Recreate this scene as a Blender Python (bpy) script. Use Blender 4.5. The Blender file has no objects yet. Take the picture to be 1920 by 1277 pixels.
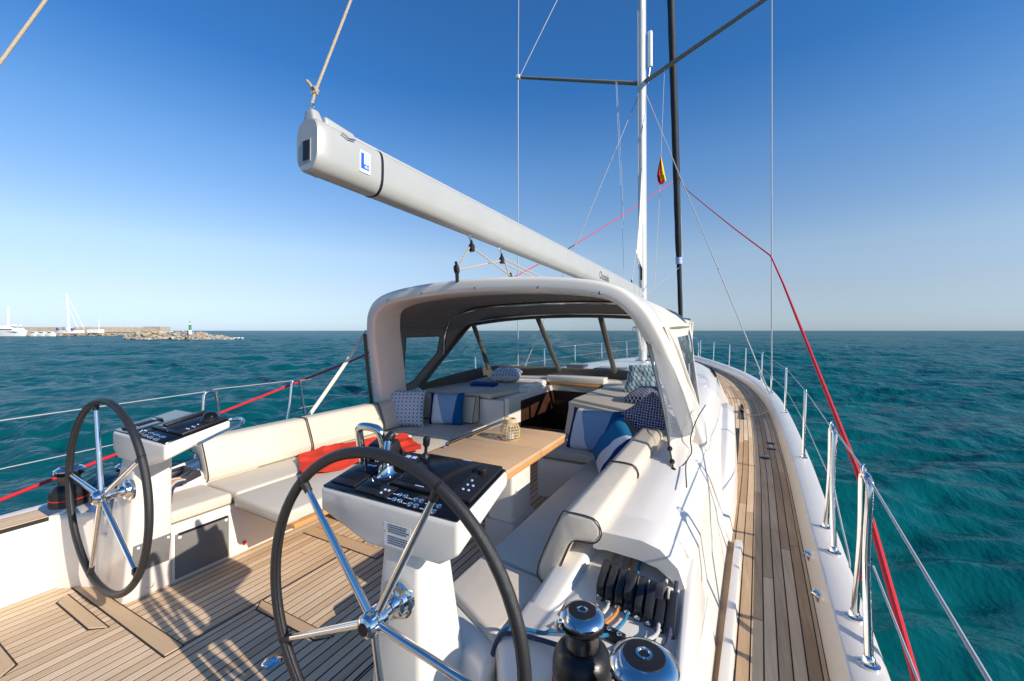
import bpy, bmesh, math, random
import numpy as np
from mathutils import Vector, Matrix, noise

random.seed(7)
sc = bpy.context.scene
col = sc.collection
rad = math.radians

# ------------------------------------------------------------------ camera
cam_d = bpy.data.cameras.new('camera')
cam = bpy.data.objects.new('camera', cam_d)
col.objects.link(cam)
cam.location = (1.86, 0.0, 1.5)
cam.rotation_euler = (rad(90), 0, rad(28.0))
cam_d.sensor_width = 36.0
cam_d.lens = 36.0 * 770.0 / 1920.0
cam_d.shift_y = -18.5 / 1920.0
cam_d.clip_start = 0.02
cam_d.clip_end = 60000
sc.camera = cam

# ------------------------------------------------------------------ sky, sun, exposure
SUN_EL = 26.0
SUN_AZ = 97.0          # from +Y (bow) towards +X (starboard)
world = bpy.data.worlds.new('World')
sc.world = world
world.use_nodes = True
wn = world.node_tree.nodes
sky = wn.new('ShaderNodeTexSky')
sky.sky_type = 'NISHITA'
sky.sun_disc = False
sky.sun_elevation = rad(SUN_EL)
sky.sun_rotation = rad(SUN_AZ)
sky.altitude = 0
sky.air_density = 1.0
sky.dust_density = 0.25
sky.ozone_density = 3.0
# sky colour multiplied by a tint for each height, the same all round
wl = world.node_tree.links.new
w_tc = wn.new('ShaderNodeTexCoord')
w_sep = wn.new('ShaderNodeSeparateXYZ')
wl(w_tc.outputs['Generated'], w_sep.inputs[0])
w_ramp = wn.new('ShaderNodeValToRGB')
w_ramp.color_ramp.interpolation = 'LINEAR'
SKY_TINT = ((0.0, (0.29, 0.38, 0.64)), (0.03, (0.33, 0.38, 0.54)), (0.08, (0.44, 0.41, 0.47)), (0.17, (0.58, 0.53, 0.52)), (0.36, (0.38, 0.53, 0.64)), (0.50, (0.17, 0.42, 0.64)), (1.0, (0.17, 0.42, 0.64)))
el = w_ramp.color_ramp.elements
el[0].color = (*SKY_TINT[0][1], 1)
el[1].color = (*SKY_TINT[-1][1], 1)
for pos, colr in SKY_TINT[1:-1]:
    el.new(pos).color = (*colr, 1)
wl(w_sep.outputs[2], w_ramp.inputs[0])
w_mul = wn.new('ShaderNodeMix')
w_mul.data_type = 'RGBA'
w_mul.blend_type = 'MULTIPLY'
w_mul.clamp_result = False
w_mul.inputs[0].default_value = 1.0
wl(sky.outputs[0], w_mul.inputs[6])
wl(w_ramp.outputs[0], w_mul.inputs[7])
wl(w_mul.outputs[2], wn['Background'].inputs[0])
wn['Background'].inputs[1].default_value = 0.15

sun_d = bpy.data.lights.new('sun', 'SUN')
sun_d.energy = 3.15
sun_d.angle = rad(0.5)
sun_d.color = (1.0, 0.91, 0.79)
sun = bpy.data.objects.new('sun', sun_d)
col.objects.link(sun)
sv = Vector((math.sin(rad(SUN_AZ)) * math.cos(rad(SUN_EL)), math.cos(rad(SUN_AZ)) * math.cos(rad(SUN_EL)), math.sin(rad(SUN_EL))))
sun.rotation_euler = sv.to_track_quat('Z', 'Y').to_euler()
sun.location = (20, 0, 20)

sc.view_settings.view_transform = 'Standard'
sc.view_settings.look = 'None'
sc.view_settings.exposure = 0.86
sc.view_settings.gamma = 1.0
sc.view_settings.use_curve_mapping = False

# ------------------------------------------------------------------ materials
def mat(name, color=(0.8, 0.8, 0.8), rough=0.5, metal=0.0, var=0.0, vscale=3.0, bump=0.0, bscale=60.0, coat=0.0, spec=0.5, sheen=0.0):
    m = bpy.data.materials.new(name)
    m.use_nodes = True
    nt = m.node_tree
    b = nt.nodes['Principled BSDF']
    b.inputs['Base Color'].default_value = (*color, 1)
    b.inputs['Roughness'].default_value = rough
    b.inputs['Metallic'].default_value = metal
    b.inputs['Specular IOR Level'].default_value = spec
    if coat:
        b.inputs['Coat Weight'].default_value = coat
        b.inputs['Coat Roughness'].default_value = 0.08
    if sheen:
        b.inputs['Sheen Weight'].default_value = sheen
    tc = nt.nodes.new('ShaderNodeTexCoord')
    if var:
        n = nt.nodes.new('ShaderNodeTexNoise')
        n.inputs['Scale'].default_value = vscale
        n.inputs['Detail'].default_value = 5
        nt.links.new(tc.outputs['Object'], n.inputs['Vector'])
        r = nt.nodes.new('ShaderNodeMapRange')
        r.inputs[1].default_value = 0.3
        r.inputs[2].default_value = 0.7
        r.inputs[3].default_value = 1 - var
        r.inputs[4].default_value = 1 + var * 0.5
        nt.links.new(n.outputs[0], r.inputs[0])
        mx = nt.nodes.new('ShaderNodeMix')
        mx.data_type = 'RGBA'
        mx.blend_type = 'MULTIPLY'
        mx.inputs[0].default_value = 1
        mx.inputs[6].default_value = (*color, 1)
        nt.links.new(r.outputs[0], mx.inputs[7])
        nt.links.new(mx.outputs[2], b.inputs['Base Color'])
    if bump:
        n2 = nt.nodes.new('ShaderNodeTexNoise')
        n2.inputs['Scale'].default_value = bscale
        n2.inputs['Detail'].default_value = 4
        nt.links.new(tc.outputs['Object'], n2.inputs['Vector'])
        bp = nt.nodes.new('ShaderNodeBump')
        bp.inputs['Strength'].default_value = bump
        bp.inputs['Distance'].default_value = 0.01
        nt.links.new(n2.outputs[0], bp.inputs['Height'])
        nt.links.new(bp.outputs[0], b.inputs['Normal'])
    return m

def teak(name, c1, c2, along='Y', rv=0.45):
    m = bpy.data.materials.new(name)
    m.use_nodes = True
    nt = m.node_tree
    L = nt.links.new
    b = nt.nodes['Principled BSDF']
    b.inputs['Roughness'].default_value = 0.62
    b.inputs['Specular IOR Level'].default_value = 0.25
    tc = nt.nodes.new('ShaderNodeTexCoord')
    oi = nt.nodes.new('ShaderNodeObjectInfo')
    mp = nt.nodes.new('ShaderNodeMapping')
    mp.inputs['Scale'].default_value = (60, 3, 60) if along == 'Y' else (3, 60, 60)
    va = nt.nodes.new('ShaderNodeVectorMath')
    va.operation = 'ADD'
    vm = nt.nodes.new('ShaderNodeMath')
    vm.operation = 'MULTIPLY'
    vm.inputs[1].default_value = 37.0
    L(oi.outputs['Random'], vm.inputs[0])
    L(tc.outputs['Object'], mp.inputs[0])
    L(mp.outputs[0], va.inputs[0])
    L(vm.outputs[0], va.inputs[1])
    n = nt.nodes.new('ShaderNodeTexNoise')
    n.inputs['Scale'].default_value = 1.0
    n.inputs['Detail'].default_value = 8
    n.inputs['Roughness'].default_value = 0.65
    L(va.outputs[0], n.inputs['Vector'])
    big = nt.nodes.new('ShaderNodeTexNoise')
    big.inputs['Scale'].default_value = 2.3
    big.inputs['Detail'].default_value = 6
    L(tc.outputs['Object'], big.inputs['Vector'])
    a = nt.nodes.new('ShaderNodeMath'); a.operation = 'MULTIPLY_ADD'
    a.inputs[1].default_value = 0.75
    L(n.outputs[0], a.inputs[0])
    rr = nt.nodes.new('ShaderNodeMath'); rr.operation = 'MULTIPLY_ADD'
    rr.inputs[1].default_value = rv
    rr.inputs[2].default_value = -0.115 - rv / 2
    L(oi.outputs['Random'], rr.inputs[0])
    b2 = nt.nodes.new('ShaderNodeMath'); b2.operation = 'MULTIPLY_ADD'
    b2.inputs[1].default_value = 0.45
    L(big.outputs[0], b2.inputs[0]); L(rr.outputs[0], b2.inputs[2])
    L(b2.outputs[0], a.inputs[2])
    cr = nt.nodes.new('ShaderNodeValToRGB')
    cr.color_ramp.elements[0].position = 0.12
    cr.color_ramp.elements[0].color = (*c1, 1)
    cr.color_ramp.elements[1].position = 0.9
    cr.color_ramp.elements[1].color = (*c2, 1)
    L(a.outputs[0], cr.inputs[0])
    L(cr.outputs[0], b.inputs['Base Color'])
    bp = nt.nodes.new('ShaderNodeBump')
    bp.inputs['Strength'].default_value = 0.25
    bp.inputs['Distance'].default_value = 0.003
    L(n.outputs[0], bp.inputs['Height'])
    L(bp.outputs[0], b.inputs['Normal'])
    return m

def pattern(name, kind, base, c1, c2, n=7):
    """woven cushion cover, pattern drawn in the cover's UVs"""
    m = bpy.data.materials.new(name)
    m.use_nodes = True
    nt = m.node_tree
    L = nt.links.new
    b = nt.nodes['Principled BSDF']
    b.inputs['Roughness'].default_value = 0.85
    b.inputs['Specular IOR Level'].default_value = 0.15
    uv = nt.nodes.new('ShaderNodeTexCoord')
    sp = nt.nodes.new('ShaderNodeSeparateXYZ')
    L(uv.outputs['UV'], sp.inputs[0])
    def M(op, x, y=None, z=None):
        k = nt.nodes.new('ShaderNodeMath'); k.operation = op
        for i, q in enumerate((x, y, z)):
            if q is None: continue
            if isinstance(q, (int, float)): k.inputs[i].default_value = q
            else: L(q, k.inputs[i])
        return k.outputs[0]
    def mix(f, x, y):
        k = nt.nodes.new('ShaderNodeMix'); k.data_type = 'RGBA'
        L(f, k.inputs[0])
        for s, q in ((6, x), (7, y)):
            if isinstance(q, tuple): k.inputs[s].default_value = (*q, 1)
            else: L(q, k.inputs[s])
        return k.outputs[2]
    u, v = sp.outputs[0], sp.outputs[1]
    if kind == 'diamond':
        a = M('ABSOLUTE', M('SUBTRACT', M('FRACT', M('MULTIPLY', u, n)), 0.5))
        c = M('ABSOLUTE', M('SUBTRACT', M('FRACT', M('MULTIPLY', v, n)), 0.5))
        s = M('ADD', a, c)
        inner = M('LESS_THAN', s, 0.27)
        core = M('LESS_THAN', s, 0.09)
        ring = M('MULTIPLY', M('GREATER_THAN', s, 0.36), M('LESS_THAN', s, 0.44))
        corner = M('GREATER_THAN', s, 0.80)
        cc = mix(ring, base, c2)
        cc = mix(inner, cc, c1)
        cc = mix(core, cc, c2)
        cc = mix(corner, cc, c2)
    elif kind == 'stripe':
        # broad colour blocks with a slanted edge
        d = M('ADD', u, M('MULTIPLY', v, 0.25))
        f1 = M('GREATER_THAN', d, 0.48)
        f2 = M('GREATER_THAN', M('SUBTRACT', u, M('MULTIPLY', v, 0.12)), 0.72)
        f0 = M('LESS_THAN', u, 0.13)
        cc = mix(f1, base, c1)
        cc = mix(f2, cc, c2)
        cc = mix(f0, cc, (0.012, 0.03, 0.13))
    elif kind == 'lattice':
        nz = nt.nodes.new('ShaderNodeTexNoise'); nz.inputs['Scale'].default_value = 9
        L(uv.outputs['UV'], nz.inputs['Vector'])
        w = M('MULTIPLY', M('SUBTRACT', nz.outputs[0], 0.5), 0.9)
        p = M('ABSOLUTE', M('SUBTRACT', M('FRACT', M('ADD', M('MULTIPLY', M('ADD', u, v), n), w)), 0.5))
        q = M('ABSOLUTE', M('SUBTRACT', M('FRACT', M('ADD', M('MULTIPLY', M('SUBTRACT', u, v), n), w)), 0.5))
        line = M('MAXIMUM', M('LESS_THAN', p, 0.09), M('LESS_THAN', q, 0.09))
        blob = M('LESS_THAN', M('ADD', p, q), 0.0)
        cc = mix(line, base, c1)
        cc = mix(blob, cc, c2)
    else:  # feather
        nz = nt.nodes.new('ShaderNodeTexNoise'); nz.inputs['Scale'].default_value = 5
        L(uv.outputs['UV'], nz.inputs['Vector'])
        w = M('MULTIPLY', M('SUBTRACT', nz.outputs[0], 0.5), 1.2)
        row = M('FRACT', M('MULTIPLY', v, n * 0.7))
        tri = M('ABSOLUTE', M('SUBTRACT', M('FRACT', M('ADD', M('MULTIPLY', u, n), M('ADD', w, M('MULTIPLY', row, 0.6)))), 0.5))
        cc = mix(M('LESS_THAN', tri, 0.17), base, c1)
        cc = mix(M('LESS_THAN', row, 0.16), cc, c2)
    wv = nt.nodes.new('ShaderNodeTexNoise'); wv.inputs['Scale'].default_value = 260
    L(uv.outputs['UV'], wv.inputs['Vector'])
    bp = nt.nodes.new('ShaderNodeBump'); bp.inputs['Strength'].default_value = 0.2; bp.inputs['Distance'].default_value = 0.002
    L(wv.outputs[0], bp.inputs['Height']); L(bp.outputs[0], b.inputs['Normal'])
    L(cc, b.inputs['Base Color'])
    return m

def clear_vinyl(name, tint=(1, 1, 1), haze=0.06, gloss=0.07):
    m = bpy.data.materials.new(name)
    m.use_nodes = True
    nt = m.node_tree
    L = nt.links.new
    for q in list(nt.nodes):
        if q.type == 'BSDF_PRINCIPLED': nt.nodes.remove(q)
    out = [q for q in nt.nodes if q.type == 'OUTPUT_MATERIAL'][0]
    tr = nt.nodes.new('ShaderNodeBsdfTransparent'); tr.inputs[0].default_value = (*tint, 1)
    df = nt.nodes.new('ShaderNodeBsdfDiffuse'); df.inputs[0].default_value = (0.8, 0.8, 0.78, 1)
    gl = nt.nodes.new('ShaderNodeBsdfGlossy'); gl.inputs['Roughness'].default_value = 0.05
    tcv = nt.nodes.new('ShaderNodeTexCoord'); nv = nt.nodes.new('ShaderNodeTexNoise'); nv.inputs['Scale'].default_value = 3.5
    L(tcv.outputs['Object'], nv.inputs['Vector'])
    bv = nt.nodes.new('ShaderNodeBump'); bv.inputs['Strength'].default_value = 0.5; bv.inputs['Distance'].default_value = 0.05
    L(nv.outputs[0], bv.inputs['Height']); L(bv.outputs[0], gl.inputs['Normal'])
    lw = nt.nodes.new('ShaderNodeLayerWeight'); lw.inputs[0].default_value = 0.35
    fr = nt.nodes.new('ShaderNodeMapRange'); fr.inputs[1].default_value = 0.3; fr.inputs[2].default_value = 1.0; fr.inputs[3].default_value = gloss * 0.5; fr.inputs[4].default_value = 0.4
    L(lw.outputs['Facing'], fr.inputs[0])
    m1 = nt.nodes.new('ShaderNodeMixShader'); m1.inputs[0].default_value = haze
    L(tr.outputs[0], m1.inputs[1]); L(df.outputs[0], m1.inputs[2])
    m2 = nt.nodes.new('ShaderNodeMixShader')
    L(fr.outputs[0], m2.inputs[0]); L(m1.outputs[0], m2.inputs[1]); L(gl.outputs[0], m2.inputs[2])
    L(m2.outputs[0], out.inputs[0])
    return m

MT = {
 'gelcoat': mat('gelcoat', (0.77, 0.715, 0.635), 0.26, var=0.05, vscale=1.7, coat=0.3),
 'gelcoat_deck': mat('gelcoat_nonskid', (0.74, 0.725, 0.68), 0.5, var=0.05, vscale=3, bump=0.25, bscale=260),
 'gelcoat_grey': mat('gelcoat_grey', (0.55, 0.53, 0.49), 0.4, var=0.05),
 'vinyl': mat('upholstery_vinyl', (0.63, 0.555, 0.45), 0.5, var=0.07, vscale=2.2, bump=0.30, bscale=11, spec=0.35),
 'piping': mat('piping_cord', (0.03, 0.025, 0.022), 0.6),
 'teak': teak('teak_sole', (0.53, 0.36, 0.21), (0.82, 0.63, 0.43)),
 'teak_deck': teak('teak_deck', (0.38, 0.245, 0.13), (0.74, 0.55, 0.355), rv=0.75),
 'teak_x': teak('teak_board', (0.48, 0.32, 0.175), (0.66, 0.48, 0.30), along='X'),
 'varnish': teak('varnished_wood', (0.50, 0.235, 0.07), (0.66, 0.36, 0.14), along='Y'),
 'table': teak('table_wood', (0.38, 0.215, 0.10), (0.66, 0.44, 0.255), along='X'),
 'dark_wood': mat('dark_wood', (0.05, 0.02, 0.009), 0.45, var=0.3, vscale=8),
 'caulk': mat('caulking', (0.016, 0.014, 0.013), 0.7),
 'steel': mat('stainless_steel', (0.78, 0.77, 0.75), 0.10, 1.0, var=0.03, vscale=30),
 'chrome': mat('chrome', (0.78, 0.78, 0.78), 0.06, 1.0),
 'wire': mat('steel_wire', (0.42, 0.42, 0.42), 0.5, 0.2),
 'seam': mat('seam_thread', (0.20, 0.17, 0.13), 0.7),
 'leather': mat('black_leather', (0.022, 0.021, 0.022), 0.42, bump=0.3, bscale=380),
 'black': mat('black_plastic', (0.016, 0.016, 0.018), 0.36, bump=0.1, bscale=300, spec=0.28),
 'black_gloss': mat('black_glass', (0.006, 0.007, 0.010), 0.08, spec=0.28),
 'black_metal': mat('black_anodised', (0.028, 0.026, 0.026), 0.33, 0.4, var=0.2, vscale=12, bump=0.08, bscale=90),
 'clutch': mat('clutch_plastic', (0.03, 0.03, 0.032), 0.28, spec=0.45),
 'satin': mat('satin_chrome', (0.70, 0.70, 0.70), 0.13, 1.0),
 'drum_metal': mat('drum_metal', (0.16, 0.145, 0.13), 0.3, 0.9, var=0.2, vscale=20, bump=0.25, bscale=70),
 'screen': mat('dark_screen', (0.012, 0.014, 0.018), 0.14, spec=0.12),
 'red': mat('red_rope', (0.62, 0.012, 0.025), 0.75, bump=0.5, bscale=420),
 'red_paint': mat('red_paint', (0.65, 0.02, 0.02), 0.4),
 'red_cloth': mat('red_cloth', (0.72, 0.055, 0.03), 0.9, var=0.08, vscale=9, bump=0.25, bscale=350, spec=0.15),
 'blue_cloth': mat('blue_cloth', (0.015, 0.06, 0.28), 0.9, bump=0.3, bscale=350, spec=0.15),
 'rope_tan': mat('tan_rope', (0.52, 0.42, 0.29), 0.85, var=0.15, vscale=90, bump=0.6, bscale=300),
 'rope_white': mat('white_rope', (0.62, 0.60, 0.56), 0.85, var=0.12, vscale=90, bump=0.6, bscale=300),
 'rope_orange': mat('orange_rope', (0.62, 0.24, 0.06), 0.85, var=0.15, vscale=90, bump=0.6, bscale=300),
 'rope_blue': mat('blue_rope', (0.02, 0.22, 0.42), 0.8, var=0.5, vscale=160, bump=0.6, bscale=300),
 'rope_navy': mat('navy_rope', (0.045, 0.05, 0.11), 0.8, var=0.4, vscale=160, bump=0.6, bscale=300),
 'boom': mat('boom_paint', (0.46, 0.46, 0.43), 0.35, 0.15, var=0.04, vscale=4),
 'mast': mat('mast_alloy', (0.60, 0.60, 0.58), 0.35, 0.2, var=0.05, vscale=2),
 'spreader': mat('spreader_alloy', (0.17, 0.175, 0.165), 0.5, 0.0),
 'sailcloth': mat('sailcloth', (0.72, 0.71, 0.67), 0.7, bump=0.2, bscale=30),
 'uv_cover': mat('sail_cover', (0.018, 0.019, 0.021), 0.7, var=0.3, vscale=6, bump=0.6, bscale=18),
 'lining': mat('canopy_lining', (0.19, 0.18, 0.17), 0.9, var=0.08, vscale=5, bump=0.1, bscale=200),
 'canvas': mat('canopy_canvas', (0.60, 0.555, 0.48), 0.85, var=0.06, vscale=4, bump=0.15, bscale=300),
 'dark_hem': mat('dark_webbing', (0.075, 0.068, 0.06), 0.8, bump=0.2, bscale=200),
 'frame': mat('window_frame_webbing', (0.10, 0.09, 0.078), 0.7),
 'mesh_cloth': mat('mesh_cloth', (0.20, 0.19, 0.175), 0.9, var=0.12, vscale=10, bump=0.5, bscale=600),
 'vinyl_clear': clear_vinyl('clear_vinyl', (0.95, 0.97, 0.97), 0.03, 0.16),
 'vinyl_curtain': clear_vinyl('clear_curtain', (0.93, 0.92, 0.90), 0.07, 0.14),
 'glass': clear_vinyl('jar_glass', (0.95, 0.97, 0.96), 0.03),
 'rattan': mat('rattan', (0.58, 0.43, 0.22), 0.7, var=0.15, vscale=40),
 'white_plastic': mat('white_plastic', (0.75, 0.75, 0.74), 0.4),
 'label_blue': mat('label_blue', (0.01, 0.09, 0.52), 0.5),
 'label_pale': mat('label_pale_blue', (0.45, 0.55, 0.78), 0.5),
 'label_ink': mat('label_ink', (0.11, 0.11, 0.13), 0.6),
 'ink_grey': mat('boom_lettering', (0.10, 0.115, 0.12), 0.6),
 'yellow': mat('yellow_paint', (0.75, 0.48, 0.02), 0.5),
 'concrete': mat('concrete', (0.42, 0.37, 0.30), 0.9, var=0.2, vscale=0.6, bump=0.4, bscale=6),
 'concrete_ochre': mat('ochre_wall', (0.56, 0.46, 0.33), 0.9, var=0.2, vscale=0.8),
 'rock_a': mat('grey_rock', (0.33, 0.31, 0.28), 0.95, var=0.35, vscale=1.4, bump=0.8, bscale=5),
 'rock_b': mat('ochre_rock', (0.42, 0.29, 0.15), 0.95, var=0.35, vscale=1.4, bump=0.8, bscale=5),
 'rock_c': mat('pale_rock', (0.47, 0.43, 0.36), 0.95, var=0.3, vscale=1.4, bump=0.8, bscale=5),
 'white_paint': mat('white_paint', (0.80, 0.80, 0.79), 0.35, var=0.04),
 'green_paint': mat('green_paint', (0.015, 0.26, 0.07), 0.45, var=0.1),
 'dark_glass': mat('dark_window', (0.02, 0.025, 0.03), 0.1),
 'flag_red': mat('flag_red', (0.66, 0.02, 0.02), 0.8),
 'flag_yellow': mat('flag_yellow', (0.80, 0.48, 0.01), 0.8),
 'foam': mat('foam', (0.8, 0.82, 0.82), 0.9),
}
MT['pat_diamond'] = pattern('diamond_cover', 'diamond', (0.66, 0.68, 0.70), (0.035, 0.12, 0.30), (0.16, 0.30, 0.48), 10)
MT['pat_stripe'] = pattern('block_cover', 'stripe', (0.72, 0.73, 0.76), (0.22, 0.38, 0.58), (0.006, 0.10, 0.26), 1)
MT['pat_navy'] = pattern('navy_lattice_cover', 'lattice', (0.022, 0.03, 0.12), (0.55, 0.56, 0.62), (0.1, 0.12, 0.3), 11)
MT['pat_feather'] = pattern('feather_cover', 'feather', (0.58, 0.66, 0.68), (0.05, 0.20, 0.32), (0.22, 0.42, 0.52), 9)

# ------------------------------------------------------------------ mesh helpers
def catmull(P, n=6, closed=False):
    P = [Vector(p) for p in P]
    out = []
    N = len(P)
    R = range(N if closed else N - 1)
    for i in R:
        p1, p2 = P[i], P[(i + 1) % N]
        p0 = P[(i - 1) % N] if (closed or i > 0) else p1 * 2 - p2
        p3 = P[(i + 2) % N] if (closed or i < N - 2) else p2 * 2 - p1
        for k in range(n):
            t = k / n
            out.append(0.5 * ((2 * p1) + (p2 - p0) * t + (2 * p0 - 5 * p1 + 4 * p2 - p3) * t * t + (3 * p1 - p0 - 3 * p2 + p3) * t ** 3))
    if not closed:
        out.append(P[-1])
    return out

class MB:
    def __init__(s):
        s.v = []; s.f = []; s.uv = None
    def add(s, V, Fc):
        o = len(s.v)
        s.v += [tuple(p) for p in V]
        s.f += [tuple(i + o for i in f) for f in Fc]
        return s
    def box(s, x0, x1, y0, y1, z0, z1):
        V = [(x, y, z) for z in (z0, z1) for y in (y0, y1) for x in (x0, x1)]
        return s.add(V, [(0, 2, 3, 1), (4, 5, 7, 6), (0, 1, 5, 4), (2, 6, 7, 3), (0, 4, 6, 2), (1, 3, 7, 5)])
    def hexa(s, B, T):
        return s.add(list(B) + list(T), [(3, 2, 1, 0), (4, 5, 6, 7), (0, 1, 5, 4), (1, 2, 6, 5), (2, 3, 7, 6), (3, 0, 4, 7)])
    def prism(s, poly, vec):
        P = [Vector(p) for p in poly]; vec = Vector(vec); n = len(P)
        F = [tuple(range(n - 1, -1, -1)), tuple(range(n, 2 * n))]
        F += [(i, (i + 1) % n, (i + 1) % n + n, i + n) for i in range(n)]
        return s.add(P + [p + vec for p in P], F)
    def tube(s, P, r, n=10, closed=False):
        P = [Vector(p) for p in P]
        N = len(P)
        rr = r if hasattr(r, '__len__') else [r] * N
        T = []
        for i in range(N):
            a = P[(i - 1) % N] if (closed or i > 0) else P[i]
            b = P[(i + 1) % N] if (closed or i < N - 1) else P[i]
            t = (b - a)
            T.append(t.normalized() if t.length > 1e-9 else Vector((0, 0, 1)))
        u = T[0].orthogonal().normalized()
        V = []
        for i in range(N):
            u = (u - T[i] * u.dot(T[i]))
            u = u.normalized() if u.length > 1e-6 else T[i].orthogonal().normalized()
            w = T[i].cross(u)
            for k in range(n):
                a = 2 * math.pi * k / n
                V.append(P[i] + (u * math.cos(a) + w * math.sin(a)) * rr[i])
        F = []
        for i in range(N if closed else N - 1):
            j = (i + 1) % N
            for k in range(n):
                F.append((i * n + k, i * n + (k + 1) % n, j * n + (k + 1) % n, j * n + k))
        if not closed:
            F.append(tuple(range(n - 1, -1, -1)))
            F.append(tuple((N - 1) * n + k for k in range(n)))
        return s.add(V, F)
    def lathe(s, prof, o=(0, 0, 0), axis=(0, 0, 1), n=28):
        o = Vector(o); ax = Vector(axis).normalized()
        u = ax.orthogonal().normalized(); w = ax.cross(u)
        V = []
        for r, h in prof:
            for k in range(n):
                a = 2 * math.pi * k / n
                V.append(o + ax * h + (u * math.cos(a) + w * math.sin(a)) * max(r, 1e-4))
        F = []
        for i in range(len(prof) - 1):
            for k in range(n):
                F.append((i * n + k, i * n + (k + 1) % n, (i + 1) * n + (k + 1) % n, (i + 1) * n + k))
        F.append(tuple(range(n - 1, -1, -1)))
        F.append(tuple((len(prof) - 1) * n + k for k in range(n)))
        return s.add(V, F)
    def grid(s, rows, closed_u=False, cap=False):
        R = len(rows); C = len(rows[0])
        V = [p for r in rows for p in r]
        F = []
        for i in range(R - 1):
            for j in range(C if closed_u else C - 1):
                k = (j + 1) % C
                F.append((i * C + j, i * C + k, (i + 1) * C + k, (i + 1) * C + j))
        if cap:
            F.append(tuple(range(C - 1, -1, -1)))
            F.append(tuple((R - 1) * C + k for k in range(C)))
        return s.add(V, F)
    def sheet(s, rows, t):
        """a grid given thickness t along its normals"""
        R = len(rows); C = len(rows[0])
        rows = [[Vector(p) for p in r] for r in rows]
        off = []
        for i in range(R):
            q = []
            for j in range(C):
                du = rows[i][min(j + 1, C - 1)] - rows[i][max(j - 1, 0)]
                dv = rows[min(i + 1, R - 1)][j] - rows[max(i - 1, 0)][j]
                n = du.cross(dv)
                n = n.normalized() if n.length > 1e-9 else Vector((0, 0, 1))
                q.append(rows[i][j] + n * t)
            off.append(q)
        o = R * C
        V = [p for r in rows for p in r] + [p for r in off for p in r]
        F = []
        for i in range(R - 1):
            for j in range(C - 1):
                a, b, c, d = i * C + j, i * C + j + 1, (i + 1) * C + j + 1, (i + 1) * C + j
                F.append((d, c, b, a)); F.append((a + o, b + o, c + o, d + o))
        B = [j for j in range(C)] + [i * C + C - 1 for i in range(1, R)] + [(R - 1) * C + j for j in range(C - 2, -1, -1)] + [i * C for i in range(R - 2, 0, -1)]
        for k in range(len(B)):
            a, b = B[k], B[(k + 1) % len(B)]
            F.append((a, b, b + o, a + o))
        return s.add(V, F)
    def build(s, name, m, parent=None, bevel=0.0, seg=2, smooth=True, sharp=35):
        me = bpy.data.meshes.new(name)
        me.from_pydata(s.v, [], s.f)
        bm = bmesh.new(); bm.from_mesh(me)
        bmesh.ops.recalc_face_normals(bm, faces=bm.faces)
        if bevel:
            E = [e for e in bm.edges if len(e.link_faces) == 2 and e.calc_face_angle(0) > rad(28)]
            bmesh.ops.bevel(bm, geom=E, offset=bevel, segments=seg, profile=0.5, affect='EDGES', clamp_overlap=True)
        bm.to_mesh(me); bm.free()
        return obj(name, me, m, parent, smooth, sharp)

LOCAL = set()
def obj(name, me, m, parent=None, smooth=True, sharp=35):
    o = bpy.data.objects.new(name, me)
    col.objects.link(o)
    if m: 
        me.materials.append(MT[m] if isinstance(m, str) else m)
    if smooth:
        me.polygons.foreach_set('use_smooth', [True] * len(me.polygons))
        me.set_sharp_from_angle(angle=rad(sharp))
    if parent is not None:
        o.parent = parent
        root = parent
        while root.parent: root = root.parent
        if parent.type == 'EMPTY' and root.name not in LOCAL:
            o.matrix_parent_inverse = Matrix.Translation(parent.location).inverted()
    return o

def tag(o, label=None, cat=None, group=None, kind=None):
    if label: o['label'] = label
    if cat: o['category'] = cat
    if group: o['group'] = group
    if kind: o['kind'] = kind
    return o

def thing(name, label, cat, loc=(0, 0, 0), group=None, local=False):
    e = bpy.data.objects.new(name, None)
    col.objects.link(e)
    e.location = loc
    e.empty_display_size = 0.1
    if local: LOCAL.add(e.name)
    return tag(e, label, cat, group)

def copy_tree(o, parent=None):
    c = o.copy(); col.objects.link(c)
    if parent is not None:
        c.parent = parent
        c.matrix_parent_inverse = o.matrix_parent_inverse.copy()
    for ch in o.children:
        copy_tree(ch, c)
    return c

def P2(px, py, depth):
    """world point at a pixel of the 1920x1277 photograph and a depth in metres"""
    th = rad(28.0); c, s = math.cos(th), math.sin(th)
    t = depth / 770.0
    u, v = px - 960, py - 620
    return Vector((1.86 + (u * c - 770 * s) * t, (u * s + 770 * c) * t, 1.5 - v * t))

def interp(tab, x):
    if x <= tab[0][0]: return tab[0][1]
    for (a, p), (b, q) in zip(tab, tab[1:]):
        if x <= b:
            t = (x - a) / (b - a)
            return p + (q - p) * t
    return tab[-1][1]

def cint(tab, x):
    """smooth (Hermite) interpolation of a table"""
    xs = [a for a, _ in tab]; ys = [b for _, b in tab]
    n = len(xs)
    if x <= xs[0]: return ys[0]
    if x >= xs[-1]: return ys[-1]
    i = max(k for k in range(n - 1) if xs[k] <= x)
    def slope(k):
        if k == 0: return (ys[1] - ys[0]) / (xs[1] - xs[0])
        if k == n - 1: return (ys[-1] - ys[-2]) / (xs[-1] - xs[-2])
        return (ys[k + 1] - ys[k - 1]) / (xs[k + 1] - xs[k - 1])
    h = xs[i + 1] - xs[i]; t = (x - xs[i]) / h
    return ((2*t**3 - 3*t*t + 1) * ys[i] + (t**3 - 2*t*t + t) * h * slope(i) + (-2*t**3 + 3*t*t) * ys[i + 1] + (t**3 - t*t) * h * slope(i + 1))

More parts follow.
